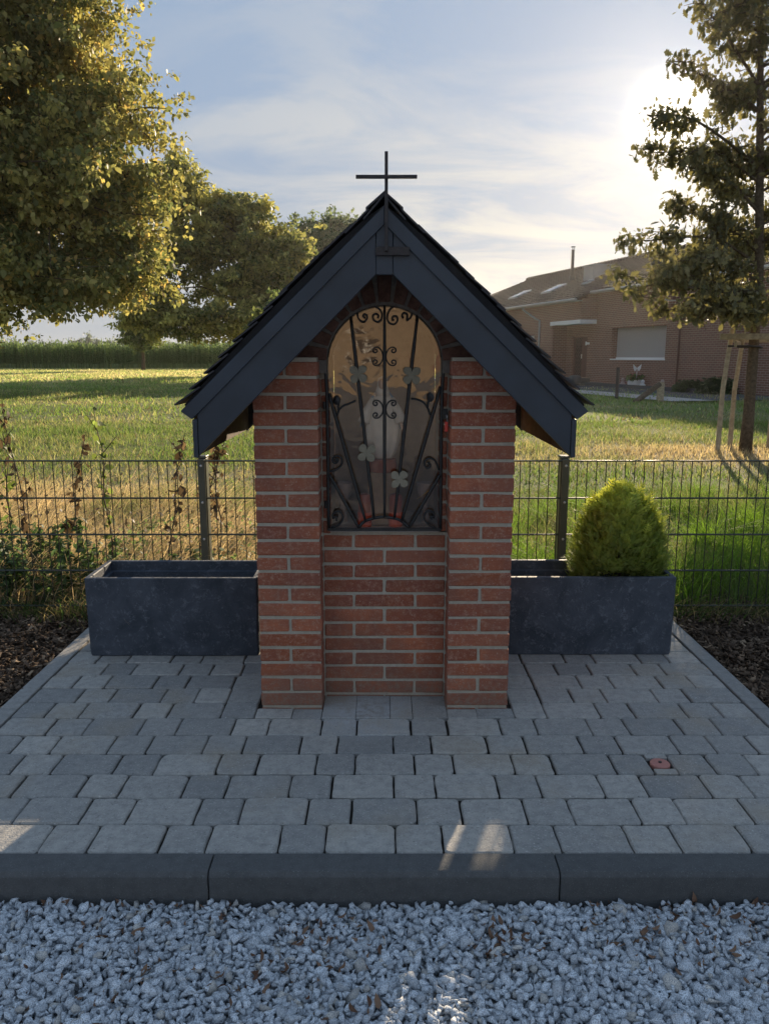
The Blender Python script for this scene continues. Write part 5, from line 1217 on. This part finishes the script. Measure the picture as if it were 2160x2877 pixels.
# satellite dish
ds = hobj('satellite_dish', smooth(MB().lathe([(0.01, 0.0), (0.12, 0.012), (0.24, 0.05), (0.33, 0.10), (0.335, 0.10), (0.24, 0.062), (0.01, 0.014)], (0, 0, 0), 24).mesh('satellite_dish'), 50), 'white')
ds.location = (-6.45, 0.36, 3.52); ds.rotation_euler = (R(-70), 0, R(-35))
link('arm', MB().tube([(0, 0, 0.0), (0, -0.1, -0.3)], 0.02, 6).mesh('arm'), M['zinc'], ds, (0, 0, 0), local=True)

# ---- ground works, fence remnants and ornaments before the house
def hw(s, w_, z=0.0): return (A[0] - 0.27192 * s - 0.96232 * w_, A[1] + 0.96232 * s - 0.27192 * w_, z)
def hquad(name, s0, s1, w0, w1, z, m):
    p = [hw(s0, w0, z), hw(s1, w0, z), hw(s1, w1, z), hw(s0, w1, z)]
    me = MB().add(p, [(0, 1, 2, 3)]).mesh(name); return tag(link(name, me, m), kind='structure')
hquad('forecourt', -14, 18, 0, 3.7, 0.030, simple('dark asphalt', (0.075, 0.08, 0.085), 0.9, 0.2, var=0.3))
hquad('gravel_path', -14, 18, 3.7, 5.2, 0.036, simple('pale gravel', (0.42, 0.40, 0.38), 0.9, 0.2, var=0.35, scale=25, bmp=0.9, bd=0.02))
ed = thing('bed_edging', 'low dark stone edging of the bed before the house', 'edging', hw(-3, 0.9))
link('edging', MB().obox(hw(-5.2, 0.95, 0.08), (0.27192 * 4.9, -0.96232 * 4.9, 0), (0.05, 0.015, 0), (0, 0, 0.10)).mesh('edging'), M['dark_edge'], ed)
bk = thing('flower_tub', 'pale round tub of flowers with a white butterfly ornament before the house', 'flower tub', (10.6, 34.3, 0.03))
link('tub', smooth(MB().lathe([(0.24, 0), (0.27, 0.12), (0.30, 0.34), (0.27, 0.34)], (10.6, 34.3, 0.03), 20).mesh('tub'), 50), M['white'], bk)
n = 420; th = rng.uniform(0, 6.28, n); r_ = 0.34 * np.sqrt(rng.random(n)); zz_ = 0.38 + 0.30 * rng.random(n) * (1 - r_ / 0.5)
tt = np.array([0.07, 0.11, 0.035]) * np.exp(rng.normal(0, 0.3, n))[:, None]; q_ = rng.random(n) < 0.1; tt[q_] = (0.35, 0.08, 0.10)
fo = herb_mass('flowers', 10.6 + r_ * np.cos(th), 34.3 + r_ * np.sin(th), zz_, np.full(n, 0.12), tt, None, None, bk)
fo.location = -wloc(bk)
btf = MB()
for s in (-1, 1): btf.add([(10.62, 34.1, 0.86), (10.62 + s * 0.17, 34.08, 1.02), (10.62 + s * 0.15, 34.09, 0.84), (10.62 + s * 0.08, 34.1, 0.72), (10.62, 34.12, 0.86), (10.62 + s * 0.17, 34.10, 1.02), (10.62 + s * 0.15, 34.11, 0.84), (10.62 + s * 0.08, 34.12, 0.72)], [(0, 1, 2, 3), (7, 6, 5, 4), (0, 4, 5, 1), (1, 5, 6, 2), (2, 6, 7, 3)])
btf.tube([(10.62, 34.11, 0.35), (10.62, 34.11, 0.84)], 0.01, 5)
link('butterfly', btf.mesh('butterfly'), M['white'], bk)
def ornament(s_, w_, h_, label, m):
    x, y, _ = hw(s_, w_); t = thing('garden_ornament', label, 'ornament', (x, y, 0.03), 'small ornaments along the house wall')
    link('body', smooth(MB().lathe([(0.09, 0), (0.13, 0.06), (0.11, 0.16), (0.06, h_ * .6)], (x, y, 0.03), 12).mesh('body')), m, t)
    link('head', smooth(MB().lathe([(0.02, 0), (0.07, 0.04), (0.075, 0.09), (0.03, 0.15)], (x, y, 0.03 + h_ * .6), 12).mesh('head')), m, t)
ornament(-3.9, 0.55, 0.42, 'small pale ornament figure nearest the flower tub', M['pot'])
ornament(-5.4, 0.55, 0.36, 'small white ornament figure on the bed by the house wall', M['white'])
ornament(-6.75, 0.55, 0.44, 'small pinkish ornament figure beside the dark downpipe', M['pot'])
x, y, _ = hw(-1.1, 1.3); tb = thing('dark_tub', 'low dark round pot beside the porch step', 'pot', (x, y, 0.03))
link('bowl', smooth(MB().lathe([(0.2, 0), (0.28, 0.14), (0.30, 0.30), (0.26, 0.42), (0.1, 0.46)], (x, y, 0.03), 16).mesh('bowl')), M['dark_edge'], tb)
ip = thing('thin_post', 'thin rusty upright post in the grass before the house', 'post', (7.52, 26.1, 0))
link('shaft', MB().tube([(7.52, 26.1, -0.1), (7.52, 26.1, 1.0)], 0.055, 8).mesh('shaft'), M['rust'], ip)
bp = thing('braced_post', 'short wooden post with a slanting brace in the grass', 'post', (8.45, 24.7, 0))
link('shaft', bevel(MB().box(8.36, 8.54, 24.62, 24.78, -0.1, 0.58).mesh('shaft'), 0.01), M['stake'], bp)
link('brace', smooth(MB().tube([(7.55, 24.3, -0.02), (8.38, 24.6, 0.52)], 0.085, 8).mesh('brace'), 50), M['bark'], bp)
# low shrubs against the right end of the house
for s_, w__, r__, h__, lb in ((-8.6, 0.7, 0.6, 0.42, 'low dark shrub by the house wall left of the oak stakes'), (-10.2, 0.7, 0.7, 0.6, 'low dark shrub by the house wall beside the oak trunk')):
    x, y, _ = hw(s_, w__); t = thing('low_shrub', lb, 'shrub', (x, y, 0)); n = 1600; d = rng.normal(0, 1, (n, 3)); d /= np.linalg.norm(d, axis=1)[:, None]; d[:, 2] = np.abs(d[:, 2])
    P = np.array([x, y, 0.05]) + d * (0.6 + 0.4 * rng.random(n))[:, None] * np.array([r__, r__, h__]); 
    link('stems', MB().tube([(x, y, 0), (x, y, h__ * .8)], 0.03, 5).mesh('stems'), M['bark'], t)
    lc = leaf_cloud('foliage', P, np.full(n, 0.11), np.array([0.035, 0.06, 0.025]) * np.exp(rng.normal(0, 0.3, n))[:, None], t)
    
# ------------------------------------------------------------------ across the yard, behind the camera: it lives in the mirror of the pane
M['render'] = simple('tan wall render', (0.23, 0.185, 0.14), 0.9, 0.1, var=0.3, scale=2.5)  # mottled tan wall colour
oh = thing('rendered_house', 'tan rendered house across the yard, seen only as a warm reflection in the niche pane', 'house', (1.5, -34, 0))
link('wall', wall_with_holes(-7, 9.5, -0.2, 4.6, -35, -34, [(-5.2, -3.8, 1.0, 2.4), (-1.6, -0.2, 1.0, 2.4), (2.6, 3.7, 0.1, 2.3), (5.6, 7.4, 1.0, 2.4)]).mesh('wall'), M['render'], oh)
link('roof', MB().add([(-7.6, -33.5, 4.5), (10.1, -33.5, 4.5), (10.1, -38.5, 7.2), (-7.6, -38.5, 7.2), (-7.6, -33.5, 4.35), (10.1, -33.5, 4.35), (10.1, -38.5, 7.05), (-7.6, -38.5, 7.05)], [(0, 3, 2, 1), (4, 5, 6, 7), (0, 1, 5, 4), (2, 3, 7, 6), (1, 2, 6, 5), (3, 0, 4, 7)]).mesh('roof'), M['hroof'], oh)
for a_, b_, c_, d_ in ((-5.2, -3.8, 1.0, 2.4), (-1.6, -0.2, 1.0, 2.4), (5.6, 7.4, 1.0, 2.4)):
    wi = link('window', MB().box(a_, b_, -34.3, -34.25, c_, d_).mesh('window'), M['hglass'], oh)
    link('frame', MB().box(a_, a_ + .07, -34.24, -34.2, c_, d_).box(b_ - .07, b_, -34.24, -34.2, c_, d_).box((a_ + b_) / 2 - .04, (a_ + b_) / 2 + .04, -34.24, -34.2, c_, d_).mesh('frame'), M['white'], wi)
link('door', MB().box(2.6, 3.7, -34.3, -34.25, 0.1, 2.3).mesh('door'), M['door'], oh)

# foliage meshes were written in world coordinates: cancel the offset of their parent
for o in list(bpy.data.objects):
    if o.parent is not None and o.type == 'MESH' and o.name.split('.')[0] in ('crown', 'foliage', 'leaves') and o.location.length < 1e-6: o.location = -wloc(o.parent)


# ------------------------------------------------------------------ evening haze: one closed box of thin even air round everything
hm_ = bpy.data.materials.new('thin evening haze'); hm_.use_nodes = True; ht = NT(hm_.node_tree); ht.n.clear()
pv = ht.add('ShaderNodeVolumePrincipled', {'Color': (1.0, 0.97, 0.93, 1), 'Density': 0.00019, 'Anisotropy': 0.78})
ht.add('ShaderNodeOutputMaterial', {'Volume': pv.outputs[0]})
tag(link('haze', MB().box(-2700, 2700, -600, 3200, -1.3, 19.0).mesh('haze'), hm_), kind='stuff')
